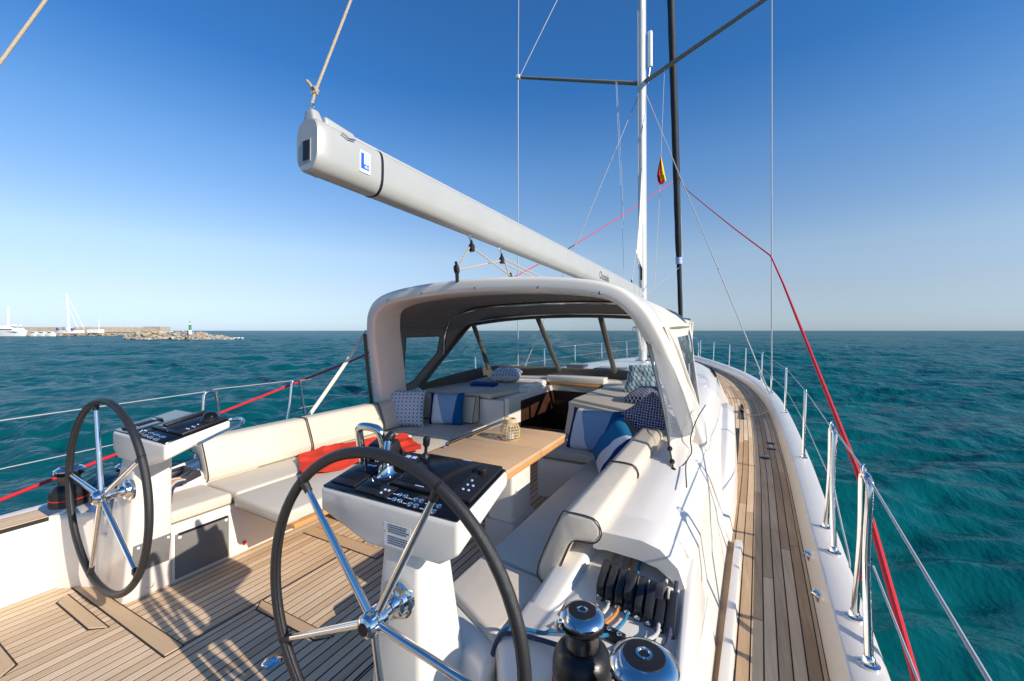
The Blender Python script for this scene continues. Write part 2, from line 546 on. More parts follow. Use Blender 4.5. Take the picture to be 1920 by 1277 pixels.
# ================================================================== THE SEA
WZ = -0.9
def water_material():
    m = bpy.data.materials.new('sea_water')
    m.use_nodes = True
    nt = m.node_tree; L = nt.links.new
    nt.nodes.remove(nt.nodes['Principled BSDF'])
    out = [q for q in nt.nodes if q.type == 'OUTPUT_MATERIAL'][0]
    df = nt.nodes.new('ShaderNodeBsdfDiffuse')
    gl = nt.nodes.new('ShaderNodeBsdfGlossy'); gl.inputs['Color'].default_value = (0.80, 0.92, 1.0, 1); gl.inputs['Roughness'].default_value = 0.10  # blue tint in the gloss colour stands in for reflected higher sky
    mixs = nt.nodes.new('ShaderNodeMixShader')
    fres = nt.nodes.new('ShaderNodeFresnel'); fres.inputs[0].default_value = 1.333
    # a rough sea never reaches mirror reflectance: wave faces hide the grazing ones
    lim = nt.nodes.new('ShaderNodeMapRange'); lim.inputs[1].default_value = 0.02; lim.inputs[2].default_value = 0.7; lim.inputs[3].default_value = 0.02; lim.inputs[4].default_value = 0.31
    L(fres.outputs[0], lim.inputs[0]); L(lim.outputs[0], mixs.inputs[0])
    L(df.outputs[0], mixs.inputs[1]); L(gl.outputs[0], mixs.inputs[2]); L(mixs.outputs[0], out.inputs[0])
    g = nt.nodes.new('ShaderNodeNewGeometry')
    def nz(sx, sy, rot, det, ro=0.55):
        mp = nt.nodes.new('ShaderNodeMapping')
        mp.inputs['Scale'].default_value = (sx, sy, 0.0)
        mp.inputs['Rotation'].default_value = (0, 0, rot)
        L(g.outputs['Position'], mp.inputs[0])
        n = nt.nodes.new('ShaderNodeTexNoise')
        n.inputs['Scale'].default_value = 1.0
        n.inputs['Detail'].default_value = det
        n.inputs['Roughness'].default_value = ro
        L(mp.outputs[0], n.inputs['Vector'])
        return n.outputs[0]
    a = nz(1.5, 0.75, 0.5, 4)
    c = nz(5.0, 2.6, 0.2, 4, 0.6)
    e = nz(0.35, 0.16, 0.45, 3)
    pz = nz(0.06, 0.03, 0.5, 3)
    pm = nt.nodes.new('ShaderNodeMapRange'); pm.inputs[1].default_value = 0.35; pm.inputs[2].default_value = 0.65; pm.inputs[3].default_value = 0.35; pm.inputs[4].default_value = 1.0
    L(pz, pm.inputs[0])
    b1 = nt.nodes.new('ShaderNodeBump'); b1.inputs['Strength'].default_value = 0.9; b1.inputs['Distance'].default_value = 0.20
    b2 = nt.nodes.new('ShaderNodeBump'); b2.inputs['Strength'].default_value = 0.8; b2.inputs['Distance'].default_value = 0.07
    b3 = nt.nodes.new('ShaderNodeBump'); b3.inputs['Strength'].default_value = 0.8; b3.inputs['Distance'].default_value = 0.62
    L(e, b3.inputs['Height']); L(pm.outputs[0], b1.inputs['Strength']); L(pm.outputs[0], b2.inputs['Strength'])
    L(a, b1.inputs['Height']); L(b3.outputs[0], b1.inputs['Normal'])
    L(c, b2.inputs['Height']); L(b1.outputs[0], b2.inputs['Normal'])
    L(b2.outputs[0], gl.inputs['Normal']); L(b2.outputs[0], df.inputs['Normal']); L(b2.outputs[0], fres.inputs['Normal'])
    # sparse whitecap flecks: foam is white matter on the water
    f1 = nz(0.16, 0.08, 0.5, 2)
    f2 = nz(5.0, 3.0, 0.3, 5, 0.7)
    def M(op, x, y):
        k = nt.nodes.new('ShaderNodeMath'); k.operation = op
        for i, q in enumerate((x, y)):
            if isinstance(q, (int, float)): k.inputs[i].default_value = q
            else: L(q, k.inputs[i])
        return k.outputs[0]
    fm = M('MULTIPLY', M('GREATER_THAN', f1, 0.685), M('GREATER_THAN', f2, 0.60))
    mx = nt.nodes.new('ShaderNodeMix'); mx.data_type = 'RGBA'
    L(fm, mx.inputs[0]); mx.inputs[6].default_value = (0.001, 0.082, 0.088, 1); mx.inputs[7].default_value = (0.7, 0.75, 0.75, 1)
    L(mx.outputs[2], df.inputs['Color'])
    return m
MT['water'] = water_material()

def build_sea():
    rng = np.random.RandomState(3)
    # rings: fine near the boat, coarse towards the horizon
    r = [0.0]
    q = 0.8
    while q < 260: r.append(q); q *= 1.0075
    while q < 900: r.append(q); q *= 1.03
    while q < 26000: r.append(q); q *= 1.15
    r.append(30000.0)
    r = np.array(r)
    # the half of the compass ahead is sampled finely
    a_fine = np.linspace(rad(90 + 28 - 72), rad(90 + 28 + 72), 620)
    a_rest = np.linspace(rad(90 + 28 + 72), rad(90 + 28 - 72 + 360), 110)[1:-1]
    a = np.concatenate([a_fine, a_rest])
    A, R = np.meshgrid(a, r)
    X = 1.86 + R * np.cos(A); Y = R * np.sin(A)
    dr = np.gradient(r)[:, None] * np.ones_like(A)
    Z = np.zeros_like(X)
    wind = rad(292)                      # travelling direction of the chop
    for i in range(46):
        lam = 0.55 * (8.0 / 0.55) ** (i / 45.0)
        th = wind + rng.normal(0, 0.42)
        k = 2 * math.pi / lam
        amp = 0.0118 * lam ** 0.36 * rng.uniform(0.6, 1.3)
        fade = np.clip((lam / dr - 2.2) / 2.0, 0, 1)
        ph = k * (X * math.cos(th) + Y * math.sin(th)) + rng.uniform(0, 6.28)
        Z += fade * amp * (np.sin(ph) + 0.22 * np.cos(2 * ph))
    patch = np.zeros_like(X)
    for i in range(9):
        lam = 9.0 * 1.5 ** i; th = rng.uniform(0, 6.28)
        patch += np.sin(2 * math.pi / lam * (X * math.cos(th) + Y * math.sin(th)) + rng.uniform(0, 6.28))
    Z *= np.clip(1.0 + 0.16 * patch, 0.45, 1.7)
    for lam, th, amp in ((11.0, wind + .25, .025), (17.0, wind - .2, .04), (7.5, wind + .5, .018)):
        Z += np.clip((lam / dr - 2.2) / 2.0, 0, 1) * amp * np.sin(2 * math.pi / lam * (X * math.cos(th) + Y * math.sin(th)) + lam)
    Z += WZ
    n_r, n_a = X.shape
    V = np.stack([X, Y, Z], -1).reshape(-1, 3)
    i = np.arange(n_r - 1)[:, None]; j = np.arange(n_a)[None, :]
    j2 = (j + 1) % n_a
    Fc = np.stack([i * n_a + j, (i + 1) * n_a + j, (i + 1) * n_a + j2, i * n_a + j2], -1).reshape(-1, 4)
    me = bpy.data.meshes.new('sea')
    me.vertices.add(len(V)); me.vertices.foreach_set('co', V.ravel())
    me.loops.add(Fc.size); me.loops.foreach_set('vertex_index', Fc.ravel().astype(np.int32))
    me.polygons.add(len(Fc))
    me.polygons.foreach_set('loop_start', np.arange(0, Fc.size, 4, dtype=np.int32))
    me.update(calc_edges=True)
    me.polygons.foreach_set('use_smooth', np.ones(len(Fc), dtype=bool))
    o = bpy.data.objects.new('sea', me); col.objects.link(o)
    me.materials.append(MT['water'])
    tag(o, kind='structure')
build_sea()

# ================================================================== THE FAR SHORE
def rock_mesh(seed):
    rs = random.Random(seed)
    bm = bmesh.new()
    for _ in range(15):
        d = Vector((rs.gauss(0, 1), rs.gauss(0, 1), rs.gauss(0, 1))).normalized()
        bm.verts.new(d * rs.uniform(0.75, 1.1))
    res = bmesh.ops.convex_hull(bm, input=bm.verts)
    junk = [g for g in res['geom_interior'] if isinstance(g, bmesh.types.BMVert)]
    if junk: bmesh.ops.delete(bm, geom=junk, context='VERTS')
    me = bpy.data.meshes.new('boulder'); bm.to_mesh(me); bm.free()
    return me
RK = []
for i in range(12):
    me = rock_mesh(i); me.materials.append(MT[('rock_a', 'rock_b', 'rock_c')[i % 3]]); RK.append(me)

def boulder(parent, p, s, rs):
    o = bpy.data.objects.new('boulder', rs.choice(RK)); col.objects.link(o)
    o.parent = parent
    o.matrix_parent_inverse = Matrix.Translation(parent.location).inverted()
    o.location = p; o.scale = (s * rs.uniform(0.9, 1.5), s * rs.uniform(0.9, 1.4), s * rs.uniform(0.6, 0.95))
    o.rotation_euler = (rs.uniform(-.4, .4), rs.uniform(-.4, .4), rs.uniform(0, 6.28))

right = Vector((math.cos(rad(28)), math.sin(rad(28)), 0)); fwd = Vector((-math.sin(rad(28)), math.cos(rad(28)), 0))
def shore(px, depth, z):
    p = P2(px, 620, depth); p.z = z
    return p

def build_shore():
    rs = random.Random(11)
    c0 = shore(345, 112, WZ)
    e = thing('breakwater', 'ochre and grey boulder breakwater head standing out of the sea', 'breakwater', c0)
    # solid core of the mound, then the armour stones
    n = 40; rows = []
    for k in range(n + 1):
        t = k / n
        px = 238 + (440 - 238) * t
        h = 2.1 * min(1, (1 - t) / 0.42) ** 0.9 * min(1, 0.35 + t / 0.2)
        c = shore(px, 114, 0)
        rows.append([c - fwd * (3.4 * h / 2.3 + .4) + Vector((0, 0, WZ - .6)), c - fwd * (1.6 * h / 2.3) + Vector((0, 0, WZ + h * .62)), c + Vector((0, 0, WZ + h * .85)),
                     c + fwd * 4 + Vector((0, 0, WZ + h * .7)), c + fwd * 7 + Vector((0, 0, WZ - .6))])
    MB().grid(rows).build('core', 'rock_a', e)
    for k in range(255):
        t = rs.random() ** 0.9
        px = 236 + (443 - 236) * t
        h = 2.25 * min(1, (1 - t) / 0.42) ** 0.9 * min(1, 0.35 + t / 0.2)
        lev = rs.random()
        z = WZ - .1 + lev * h
        d = 110.2 + lev * 3.6 + rs.uniform(-.4, .4)
        boulder(e, shore(px, d, z), rs.uniform(.42, .8), rs)
    # long low mole behind it with rip-rap at the waterline
    m = thing('harbour_wall', 'long ochre concrete harbour wall behind the moored boats', 'wall', shore(190, 182, WZ))
    def run(name, px0, px1, d, z0, z1, th, mt):
        a, b = shore(px0, d, 0), shore(px1, d, 0)
        MB().hexa([a + Vector((0, 0, z0)), b + Vector((0, 0, z0)), b + fwd * th + Vector((0, 0, z0)), a + fwd * th + Vector((0, 0, z0))],
                  [a + Vector((0, 0, z1)), b + Vector((0, 0, z1)), b + fwd * th + Vector((0, 0, z1)), a + fwd * th + Vector((0, 0, z1))]).build(name, mt, m, smooth=False)
    run('parapet', -160, 262, 196, WZ, WZ + 4.1, 3, 'concrete_ochre')
    for k in range(14):
        run('parapet_panel', 184 + k * 6.2, 184 + k * 6.2 + 5.7, 195.7, WZ + 1.6, WZ + 3.9, .35, 'concrete_ochre')
    run('quay', 88, 285, 186, WZ - 1, WZ + 1.35, 8, 'concrete')
    run('end_block', 268, 300, 192, WZ, WZ + 4.3, 6, 'concrete')
    run('kiosk', 163, 183, 185, WZ + 1.35, WZ + 3.0, 3, 'white_paint')
    rip = thing('riprap', 'row of small boulders along the foot of the far quay', 'boulders', shore(180, 183, WZ))
    for k in range(120):
        px = rs.uniform(92, 275)
        boulder(rip, shore(px, 184.5 - rs.uniform(0, 2.5), WZ + rs.uniform(-.2, 1.0)), rs.uniform(.4, .75), rs)
    # harbour light
    b0 = shore(356.5, 112.5, WZ + 2.0)
    e = thing('harbour_light', 'small green and white harbour beacon on the boulder breakwater', 'beacon', b0)
    MB().lathe([(.42, -.6), (.42, .5), (.36, .55)], b0, n=14).build('base', 'white_paint', e)
    MB().lathe([(.33, .5), (.27, 1.75), (.42, 1.8), (.42, 1.9), (.2, 1.92)], b0, n=14).build('tower', 'green_paint', e)
    MB().lathe([(.07, 1.9), (.07, 2.15), (.17, 2.2), (.17, 2.5), (.05, 2.6)], b0, n=10).build('lantern', 'white_plastic', e)
    MB().box(b0.x - .25, b0.x + .15, b0.y - .03, b0.y + .03, b0.z + 2.55, b0.z + 2.95).build('solar_panel', 'dark_glass', e)
    # far sailing yacht lying behind the mole
    d = 190
    y0 = shore(127, d, WZ)
    e = thing('moored_sailboat', 'white sailing yacht with tall bare mast moored at the far quay', 'sailboat', y0)
    def along(px, z, dd=d): 
        p = shore(px, dd, 0); p.z = WZ + z; return p
    rows = []
    for t in (0, .15, .4, .7, .9, 1):
        px = 112 + 45 * t; w = 2.0 * math.sin(math.pi * min(.98, .25 + .75 * t)) ** .7
        rows.append([along(px, 2.6) - fwd * w, along(px + 1, .3) - fwd * w * .7, along(px + 1, .3) + fwd * w * .7, along(px, 2.6) + fwd * w])
    MB().grid(rows, cap=True).build('hull', 'white_paint', e)
    MB().box(y0.x - 2, y0.x + 3.0, y0.y - 1.2, y0.y + 1.2, WZ + 2.3, WZ + 3.9).build('deckhouse', 'white_paint', e, bevel=.2)
    MB().tube([along(129.5, 2.5), along(127, 12), along(125, 19.6)], [.42, .36, .26], 8).build('mast', 'white_paint', e)
    for i, (pa, za, pb, zb) in enumerate(((125, 19.3, 102, 9.0), (125.2, 19.2, 158, 3.2), (126.8, 14.0, 147, 3.2))):
        MB().tube([along(pa, za), along(pb, zb)], .09, 5).build('stay', 'white_paint', e)
    for px in (115, 142):
        c = along(px, 3.1) - fwd * 1.6
        MB().box(c.x - .9, c.x + .9, c.y - .3, c.y + .3, c.z - .5, c.z + .6).build('spray_dodger', 'label_blue', e, bevel=.1)
    # motor yacht at the left edge
    d = 175; m0 = shore(8, d, WZ)
    e = thing('motor_yacht', 'white motor yacht with tall pole mast at the left edge of the harbour', 'motorboat', m0)
    def al(px, z, off=0.0):
        p = shore(px, d, 0) + fwd * off; p.z = WZ + z; return p
    rows = []
    for t in (0, .3, .6, .85, .97, 1.0):
        px = -70 + 122 * t; w = 2.6 * (1 - max(0, t - .55) ** 2 / .21)
        w = max(w, .05); zt = 2.0 + .5 * t
        rows.append([al(px, zt, -w), al(px - 4 * t, .05, -w * .6), al(px - 4 * t, .05, w * .6), al(px, zt, w)])
    MB().grid(rows, cap=True).build('hull', 'white_paint', e)
    def block(name, p0, p1, z0, z1, w, mt, rake=2.0):
        MB().hexa([al(p0, z0, -w), al(p1, z0, -w), al(p1, z0, w), al(p0, z0, w)], [al(p0, z1, -w), al(p1 - rake, z1, -w), al(p1 - rake, z1, w), al(p0, z1, w)]).build(name, mt, e, bevel=.08)
    block('saloon', -60, 40, 2.0, 3.6, 2.0, 'white_paint', 6)
    block('window_band', -20, 34, 2.55, 3.05, 2.05, 'dark_glass', 2)
    block('upper_deck', -60, 24, 3.6, 4.6, 1.7, 'white_paint', 8)
    MB().tube([al(15.5, 4.2), al(15.5, 12.5)], .4, 8).build('mast', 'white_paint', e)
    for px in (24, 29, 38): MB().lathe([(.1, 0), (.5, .3), (.5, .6), (.1, .95)], al(px, 4.2 if px < 35 else 4.0), n=10).build('radome', 'white_paint', e)
    # small open boats in a row
    for k, px in enumerate((66, 82, 97)):
        c = shore(px, 178, WZ)
        lab = ('small white open boat moored next to the motor yacht', 'small white boat moored second along from the motor yacht', 'small white boat moored nearest the boulder foot of the quay')[k]
        e = thing('moored_boat', lab, 'boat', c, 'small boats moored in the harbour')
        rows = []
        for t in (0, .3, .7, .95, 1.0):
            p = shore(px - 8 + 16 * t, 178, WZ); w = max(.05, 1.0 * (1 - max(0, t - .5) ** 2 / .26))
            rows.append([p - fwd * w + Vector((0, 0, 1.0 + .3 * t)), p - fwd * w * .6 + Vector((0, 0, .0)), p + fwd * w * .6 + Vector((0, 0, 0)), p + fwd * w + Vector((0, 0, 1.0 + .3 * t))])
        MB().grid(rows, cap=True).build('hull', 'white_paint', e)
        a, b = shore(px - 5, 178, WZ + 1), shore(px + 3, 178, WZ + 1)
        MB().hexa([a - fwd * .7, b - fwd * .7, b + fwd * .7, a + fwd * .7], [a - fwd * .6 + Vector((0, 0, 1.1)), b - fwd * .5 + Vector((0, 0, .9)), b + fwd * .5 + Vector((0, 0, .9)), a + fwd * .6 + Vector((0, 0, 1.1))]).build('cabin', 'white_paint', e, bevel=.1)
        a, b = shore(px - 4, 178, WZ + 1.5), shore(px + 2, 178, WZ + 1.5)
        MB().hexa([a - fwd * .75, b - fwd * .75, b - fwd * .6, a - fwd * .6], [a - fwd * .75 + Vector((0, 0, .35)), b - fwd * .75 + Vector((0, 0, .3)), b - fwd * .6 + Vector((0, 0, .3)), a - fwd * .6 + Vector((0, 0, .35))]).build('window', 'dark_glass', e)
    l0 = shore(185.5, 187, WZ + 1.3)
    e = thing('lamp_pole', 'slim white lamp pole on the far quay', 'lamp post', l0)
    MB().tube([l0, l0 + Vector((0, 0, 6.5))], .11, 6).build('pole', 'white_paint', e)
    MB().box(l0.x - .3, l0.x + .3, l0.y - .15, l0.y + .15, l0.z + 6.4, l0.z + 6.6).build('lamp_head', 'white_paint', e)
    # surf at the breakwater's tip
    fm = MB()
    for k in range(26):
        c = shore(rs.uniform(437, 456), 111 + rs.uniform(-1, 1), WZ + rs.uniform(.1, .55))
        fm.lathe([(.05, -.12), (.3, 0), (.05, .14)], c, n=6)
    tag(fm.build('surf', 'foam'), 'white surf breaking at the tip of the boulder breakwater', 'surf', kind='stuff')
build_shore()

# ================================================================== OWN YACHT: HULL AND DECK
HB = [(-1.6, 2.02), (0, 2.17), (2, 2.30), (3, 2.36), (4.6, 2.45), (6.8, 2.525), (8.5, 2.52), (10.5, 2.36), (12.5, 2.0), (14.5, 1.47), (16.5, .80), (18.4, .03)]
def hb(y): return max(.02, cint(HB, y))
def zr(y): return .32 + .28 * (max(y - 2, 0) / 16.3) ** 1.4
def zd(y): return zr(y) - .15
def rin(y): return max(.01, hb(y) - (.055 + .008 * max(0, min(y, 10))))   # inner top edge of the bulwark

Y0 = -1.6
yacht = thing('sailing_yacht', 'white sailing yacht deck and cockpit with teak planking seen from its helm', 'yacht', (0, 6, WZ))
ys = [Y0 + (18.4 - Y0) * k / 60 for k in range(61)]

def hull():
    for sx in (-1, 1):
        rows = []
        for y in ys:
            o = hb(y) + .055; z = zr(y)
            rows.append([(sx * (o), y, z - .02), (sx * (o + .004), y, z - .12), (sx * o * .985, y, -.35), (sx * o * .93, y, -.75), (sx * o * .8, y, -1.5)])
        MB().grid(rows).build('hull_side', 'gelcoat', yacht)
        # bulwark: flat top, soft edges, inner face down to the deck
        rows = []
        for y in ys:
            o = hb(y) + .055; i = rin(y); z = zr(y)
            rows.append([(sx * o, y, z - .02), (sx * (o - .01), y, z - .004), (sx * (o - .025), y, z), (sx * (i + .012), y, z), (sx * (i + .003), y, z - .006), (sx * (i - .02), y, z - .075), (sx * (i - .032), y, zd(y) + .004), (sx * (i - .034), y, zd(y) - .03)])
        MB().grid(rows).build('bulwark', 'gelcoat', yacht)
    rows = [[(x * (hb(Y0) + .05), Y0, z) for x in (-1, -.5, 0, .5, 1)] for z in (.3, -.4, -1.4)]
    MB().grid(rows).build('transom', 'gelcoat', yacht)
hull()

# deck base under the teak (shows as caulking), both sides
CIN = [(-1.6, 1.74), (1.0, 1.78), (2.6, 1.84), (3.8, 1.90), (6.3, 1.895), (9.4, 1.77), (11.5, 1.42), (13.2, .9), (14.2, .2)]
def cin(y): return cint(CIN, y)

def side_decks():
    rs = random.Random(5)
    for sx in (-1, 1):
        rows = []
        for y in ys:
            xi = max(0, cin(y) - (.07 if y < 5 else .3)) if y < 14 else 0
            rows.append([(sx * (rin(y) - .02), y, zd(y) + .0018), (sx * min(xi, rin(y) - .03), y, zd(y) + .0018)])
        deck = MB().grid(rows).build('side_deck', 'caulk', yacht)
        W = .0485
        nrow = 17 if sx > 0 else 12
        for k in range(nrow):
            y = -.9 + rs.uniform(0, 1.2)
            while y < 15.5:
                ln = rs.uniform(1.3, 2.4)
                y1 = min(y + ln, 15.6)
                steps = max(3, int((y1 - y) / .22))
                off0 = .055 + k * W; off1 = off0 + W - .0058
                L_, T_ = [], []
                ok = True
                for s_ in range(steps + 1):
                    yy = y + .003 + (y1 - y - .006) * s_ / steps
                    a = rin(yy) - off0; b = rin(yy) - off1
                    if a < .06 or b < cin(yy) - (.045 if yy < 5 else .3): ok = False
                    L_.append((sx * a, yy)); T_.append((sx * b, yy))
                if ok and k * W < 1.0:
                    m = MB(); z1 = .0035
                    rows = []
                    for (xa, yy), (xb, _) in zip(L_, T_):
                        z = zd(yy)
                        rows.append([(xa, yy, z - .006), (xa, yy, z + z1), (xb, yy, z + z1), (xb, yy, z - .006)])
                    m.grid(rows, closed_u=True, cap=True)
                    m.build('plank', 'teak_deck', deck, smooth=False)
                y = y1
        # wide margin plank beside the bulwark
        y = -.9
        while y < 15.4:
            y1 = min(y + rs.uniform(1.8, 2.6), 15.5); rows = []
            for s_ in range(10):
                yy = y + .003 + (y1 - y - .006) * s_ / 9
                z = zd(yy); xa, xb = rin(yy) - .036, rin(yy) - .05
                rows.append([(sx * xa, yy, z - .006), (sx * xa, yy, z + .0035), (sx * xb, yy, z + .0035), (sx * xb, yy, z - .006)])
            MB().grid(rows, closed_u=True, cap=True).build('plank', 'teak_deck', deck, smooth=False)
            y = y1
side_decks()

def cockpit_sole():
    rs = random.Random(9)
    base = MB().box(-1.66, 1.66, -1.6, 4.5, -.06, -.0014).build('cockpit_sole', 'caulk', yacht, smooth=False)
    W = .0530; x = -1.613; k = 0
    boards_y = [(.918, .99)]
    while x < 1.6:
        x1 = x + W - .0085
        y = -1.4 + rs.uniform(0, .8)
        segs = []
        while y < 4.3:
            y1 = y + rs.uniform(3.0, 5.5); segs.append((y, min(y1, 4.35))); y = y1
        for a, b in segs:
            MB().box(x, x1, a + .002, b - .002, -.012, .0).build('plank', 'teak', base, smooth=False)
        x += W; k += 1
    def board(poly, z=.007):
        MB().prism([(a, b, -.002) for a, b in poly], (0, 0, z + .002)).build('cross_board', 'teak_x', base, bevel=.003, smooth=False)
    def outline(poly, g=.007, z=.0025):
        c = Vector((sum(p[0] for p in poly) / len(poly), sum(p[1] for p in poly) / len(poly)))
        q = []
        for p in poly:
            d = Vector(p) - c
            q.append((p[0] + math.copysign(g, d.x), p[1] + math.copysign(g, d.y)))
        MB().prism([(a, b, -.002) for a, b in q], (0, 0, z + .002)).build('caulk_seam', 'caulk', base, smooth=False)
    for sx in (-1, 1):
        for poly in ([(-1.555, .912), (-.437, .918), (-.437, .988), (-1.61, .966), (-1.61, .95)],
                     [(-1.41, .822), (-.985, .822), (-.915, .872), (-1.46, .872)],
                     [(-1.8, .525), (-.92, .525), (-.97, .58), (-1.8, .58)]):
            q = [(sx * -a, b) for a, b in poly]
            if sx > 0: q = q[::-1]
            outline(q); board(q)
    for poly in ([(-.385, 1.306), (.08, 1.308), (.14, 1.36), (-.437, 1.36)], [(-.93, 1.965), (-.2, 1.965), (-.2, 2.06), (-.93, 2.06)]):
        outline(poly); board(poly)
    # hatch edges: broad dark seams
    for xx in (-.437, .437):
        MB().box(xx - .004, xx + .004, .99, 4.2, -.01, .0022).build('hatch_seam', 'caulk', base, smooth=False)
    for yy in (2.75,):
        MB().box(-.437, .437, yy - .004, yy + .004, -.01, .0026).build('hatch_seam', 'caulk', base, smooth=False)
cockpit_sole()

def coamings():
    for sx in (-1, 1):
        def S(P):
            if sx > 0: return [(x, y, z) for x, y, z in P]
            return [(-(x + .24 * max(0, min(1, (1.80 - x) / .5))) if y > 1.0 else -x, y, z) for x, y, z in P]
        # aft helm area: side wall from the sole up to the winch platform, then down to the deck
        rows = []
        for y in (-1.6, -.6, .2, .7, .86, .95, 1.0, 1.2, 1.45, 1.7, 1.9):
            inn = 1.62 if y < .9 else interp([(.9, 1.62), (1.0, 1.30), (1.2, 1.16), (1.9, 1.16)], y)
            zt = .418 if y < .86 else interp([(.86, .418), (1.0, .445), (1.45, .455), (1.9, .47)], y)
            o = cin(y)
            rows.append(S([(inn, y, -.02), (inn, y, zt - .03), (inn + .008, y, zt - .009), (inn + .03, y, zt), (o - .13, y, zt), (o - .075, y, zt - .015), (o - .035, y, zt - .07), (o, y, zd(y) - .02)]))
        MB().grid(rows).build('winch_coaming', 'gelcoat', yacht)
        # main coaming beside the benches (higher), with a hooded recess for the clutches at its after end
        rows = []
        for y in (1.83, 1.9, 2.2, 2.6, 3.0, 3.4, 3.8, 4.3, 4.9, 5.3, 5.66):
            h = .68 if y < 3.2 else interp([(3.2, .68), (3.8, .71), (4.3, .76), (4.9, .80), (5.66, .82)], y)
            o = cin(y)
            rows.append(S([(1.22, y, .30), (1.235, y, h - .07), (1.26, y, h - .02), (1.31, y, h), (1.50, y, h + .003), (1.60, y, h - .015), (1.68, y, h - .06), (1.735, y, h - .15), (o - .06, y, zd(y) + .14), (o - .02, y, zd(y) + .04), (o, y, zd(y) - .02)]))
        MB().grid(rows, cap=True).build('coaming', 'gelcoat', yacht, sharp=50)
        # hood over the clutches
        hood = []
        for y, dz in ((1.668, -.010), (1.68, 0), (1.78, .003), (1.845, 0)):
            h = .682 + dz
            hood.append(S([(1.355, y, h - .075), (1.36, y, h - .01), (1.40, y, h), (1.55, y, h), (1.62, y, h - .018), (1.685, y, h - .075), (1.715, y, h - .16), (1.695, y, h - .175), (1.66, y, h - .125), (1.61, y, h - .092), (1.54, y, h - .078), (1.41, y, h - .072), (1.375, y, h - .078)]))
        MB().grid(hood, closed_u=True, cap=True).build('hood', 'gelcoat', yacht)
        MB().hexa(S([(1.30, 1.44, .40), (1.715, 1.40, .40), (1.715, 1.86, .40), (1.30, 1.86, .40)]), S([(1.30, 1.45, .457), (1.715, 1.41, .447), (1.715, 1.86, .573), (1.30, 1.86, .573)])).build('clutch_ramp', 'gelcoat', yacht, bevel=.006)
        # outer and inner cheek walls flanking the clutch recess
        MB().hexa(S([(1.705, 1.2, .40), (1.765, 1.2, .40), (1.775, 1.86, .40), (1.70, 1.86, .40)]), S([(1.715, 1.25, .455), (1.74, 1.25, .455), (1.735, 1.86, .56), (1.69, 1.86, .56)])).build('cheek', 'gelcoat', yacht, bevel=.015, seg=3)
        MB().hexa(S([(1.165, 1.36, .40), (1.30, 1.36, .40), (1.36, 1.86, .40), (1.2, 1.86, .40)]), S([(1.18, 1.44, .462), (1.275, 1.42, .462), (1.36, 1.86, .63), (1.23, 1.86, .60)])).build('cheek', 'gelcoat', yacht, bevel=.02, seg=3)
        # narrow raised rib along the deck edge, teak on both sides of it
        rows = []
        for y in (1.0, 1.5, 2.0, 2.5, 2.9):
            c = interp([(1.0, 1.80), (2.0, 1.855), (2.9, 1.905)], y)
            z = zd(y)
            rows.append(S([(c - .022, y, z - .01), (c - .020, y, z + .030), (c + .016, y, z + .034), (c + .030, y, z - .01)]))
        MB().grid(rows, closed_u=True, cap=True).build('deck_rib', 'gelcoat', yacht, bevel=.002)
        # fairing where the coachroof side dies into the deck
        rows = []
        for y, h in ((2.90, .07), (3.2, .15), (3.6, .225), (4.1, .285), (4.7, .33), (5.4, .36), (6.0, .36)):
            c = cin(y); z = zd(y)
            rows.append(S([(c - .22, y, z + h * .75 + .05), (c - .075, y, z + h), (c - .008, y, z + h * .86), (c + .012, y, z - .01)]))
        MB().grid(rows, cap=True).build('fairing', 'gelcoat', yacht, bevel=.008, seg=2, sharp=30)
    # coachroof forward of the cockpit
    rows = []
    for y in (5.62, 6.0, 7.0, 8.5, 10.0, 11.5, 12.8, 13.8, 14.3):
        o = cin(y); t = min(1, max(0, (14.3 - y) / 4.0)) ** .5
        h = interp([(5.6, .76), (6, .74), (8.5, .72), (11, .71), (12.8, .69), (13.8, .62), (14.3, .5)], y)
        zdk = zd(y)
        prof = [(0, h + .03), (.35, h + .025), (.62, h + .01), (.78, h - .02), (.87, h - .08), (.93, (h + zdk) / 2 + .02), (.97, zdk + .08), (1.0, zdk - .02)]
        rows.append([(-o * a, y, z) for a, z in prof[::-1]] + [(o * a, y, z) for a, z in prof[1:]])
    MB().grid(rows, cap=True).build('coachroof', 'gelcoat', yacht, sharp=60)
    # long dark coachroof windows and a few hatches on top, seen through the windscreen
    for (x, y, w, l) in ((0, 7.2, .5, .5), (-.75, 7.6, .34, .34), (.75, 7.6, .34, .34), (0, 11.6, .5, .5)):
        h = interp([(5.6, .78), (6, .79), (8.5, .80), (11, .78), (12.8, .78)], y) + .022
        MB().box(x - w / 2, x + w / 2, y - l / 2, y + l / 2, h - .03, h + .035).build('deck_hatch', 'dark_glass', yacht, bevel=.02)
    # forward bulkheads, companionway and its dark interior
    MB().box(-1.25, -.42, 4.08, 4.16, -.02, .70).build('bulkhead', 'gelcoat', yacht, bevel=.01)
    MB().box(-.42, -.36, 4.1, 5.5, -.02, .73).build('companionway_side', 'gelcoat', yacht, bevel=.01)
    MB().prism([(.30, 4.25, -.02), (.36, 4.2, -.02), (.36, 5.5, -.02), (.30, 5.5, -.02)], (0, 0, .75)).build('companionway_side', 'gelcoat', yacht, bevel=.008)
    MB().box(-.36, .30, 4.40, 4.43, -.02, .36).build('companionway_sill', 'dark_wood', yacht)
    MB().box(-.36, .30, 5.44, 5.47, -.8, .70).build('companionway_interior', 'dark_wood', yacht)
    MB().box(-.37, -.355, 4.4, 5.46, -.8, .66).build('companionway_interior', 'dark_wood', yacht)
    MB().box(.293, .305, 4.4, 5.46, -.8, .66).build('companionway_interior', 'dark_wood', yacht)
    MB().box(-.36, .30, 4.4, 5.46, -.85, -.8).build('companionway_interior', 'dark_wood', yacht)
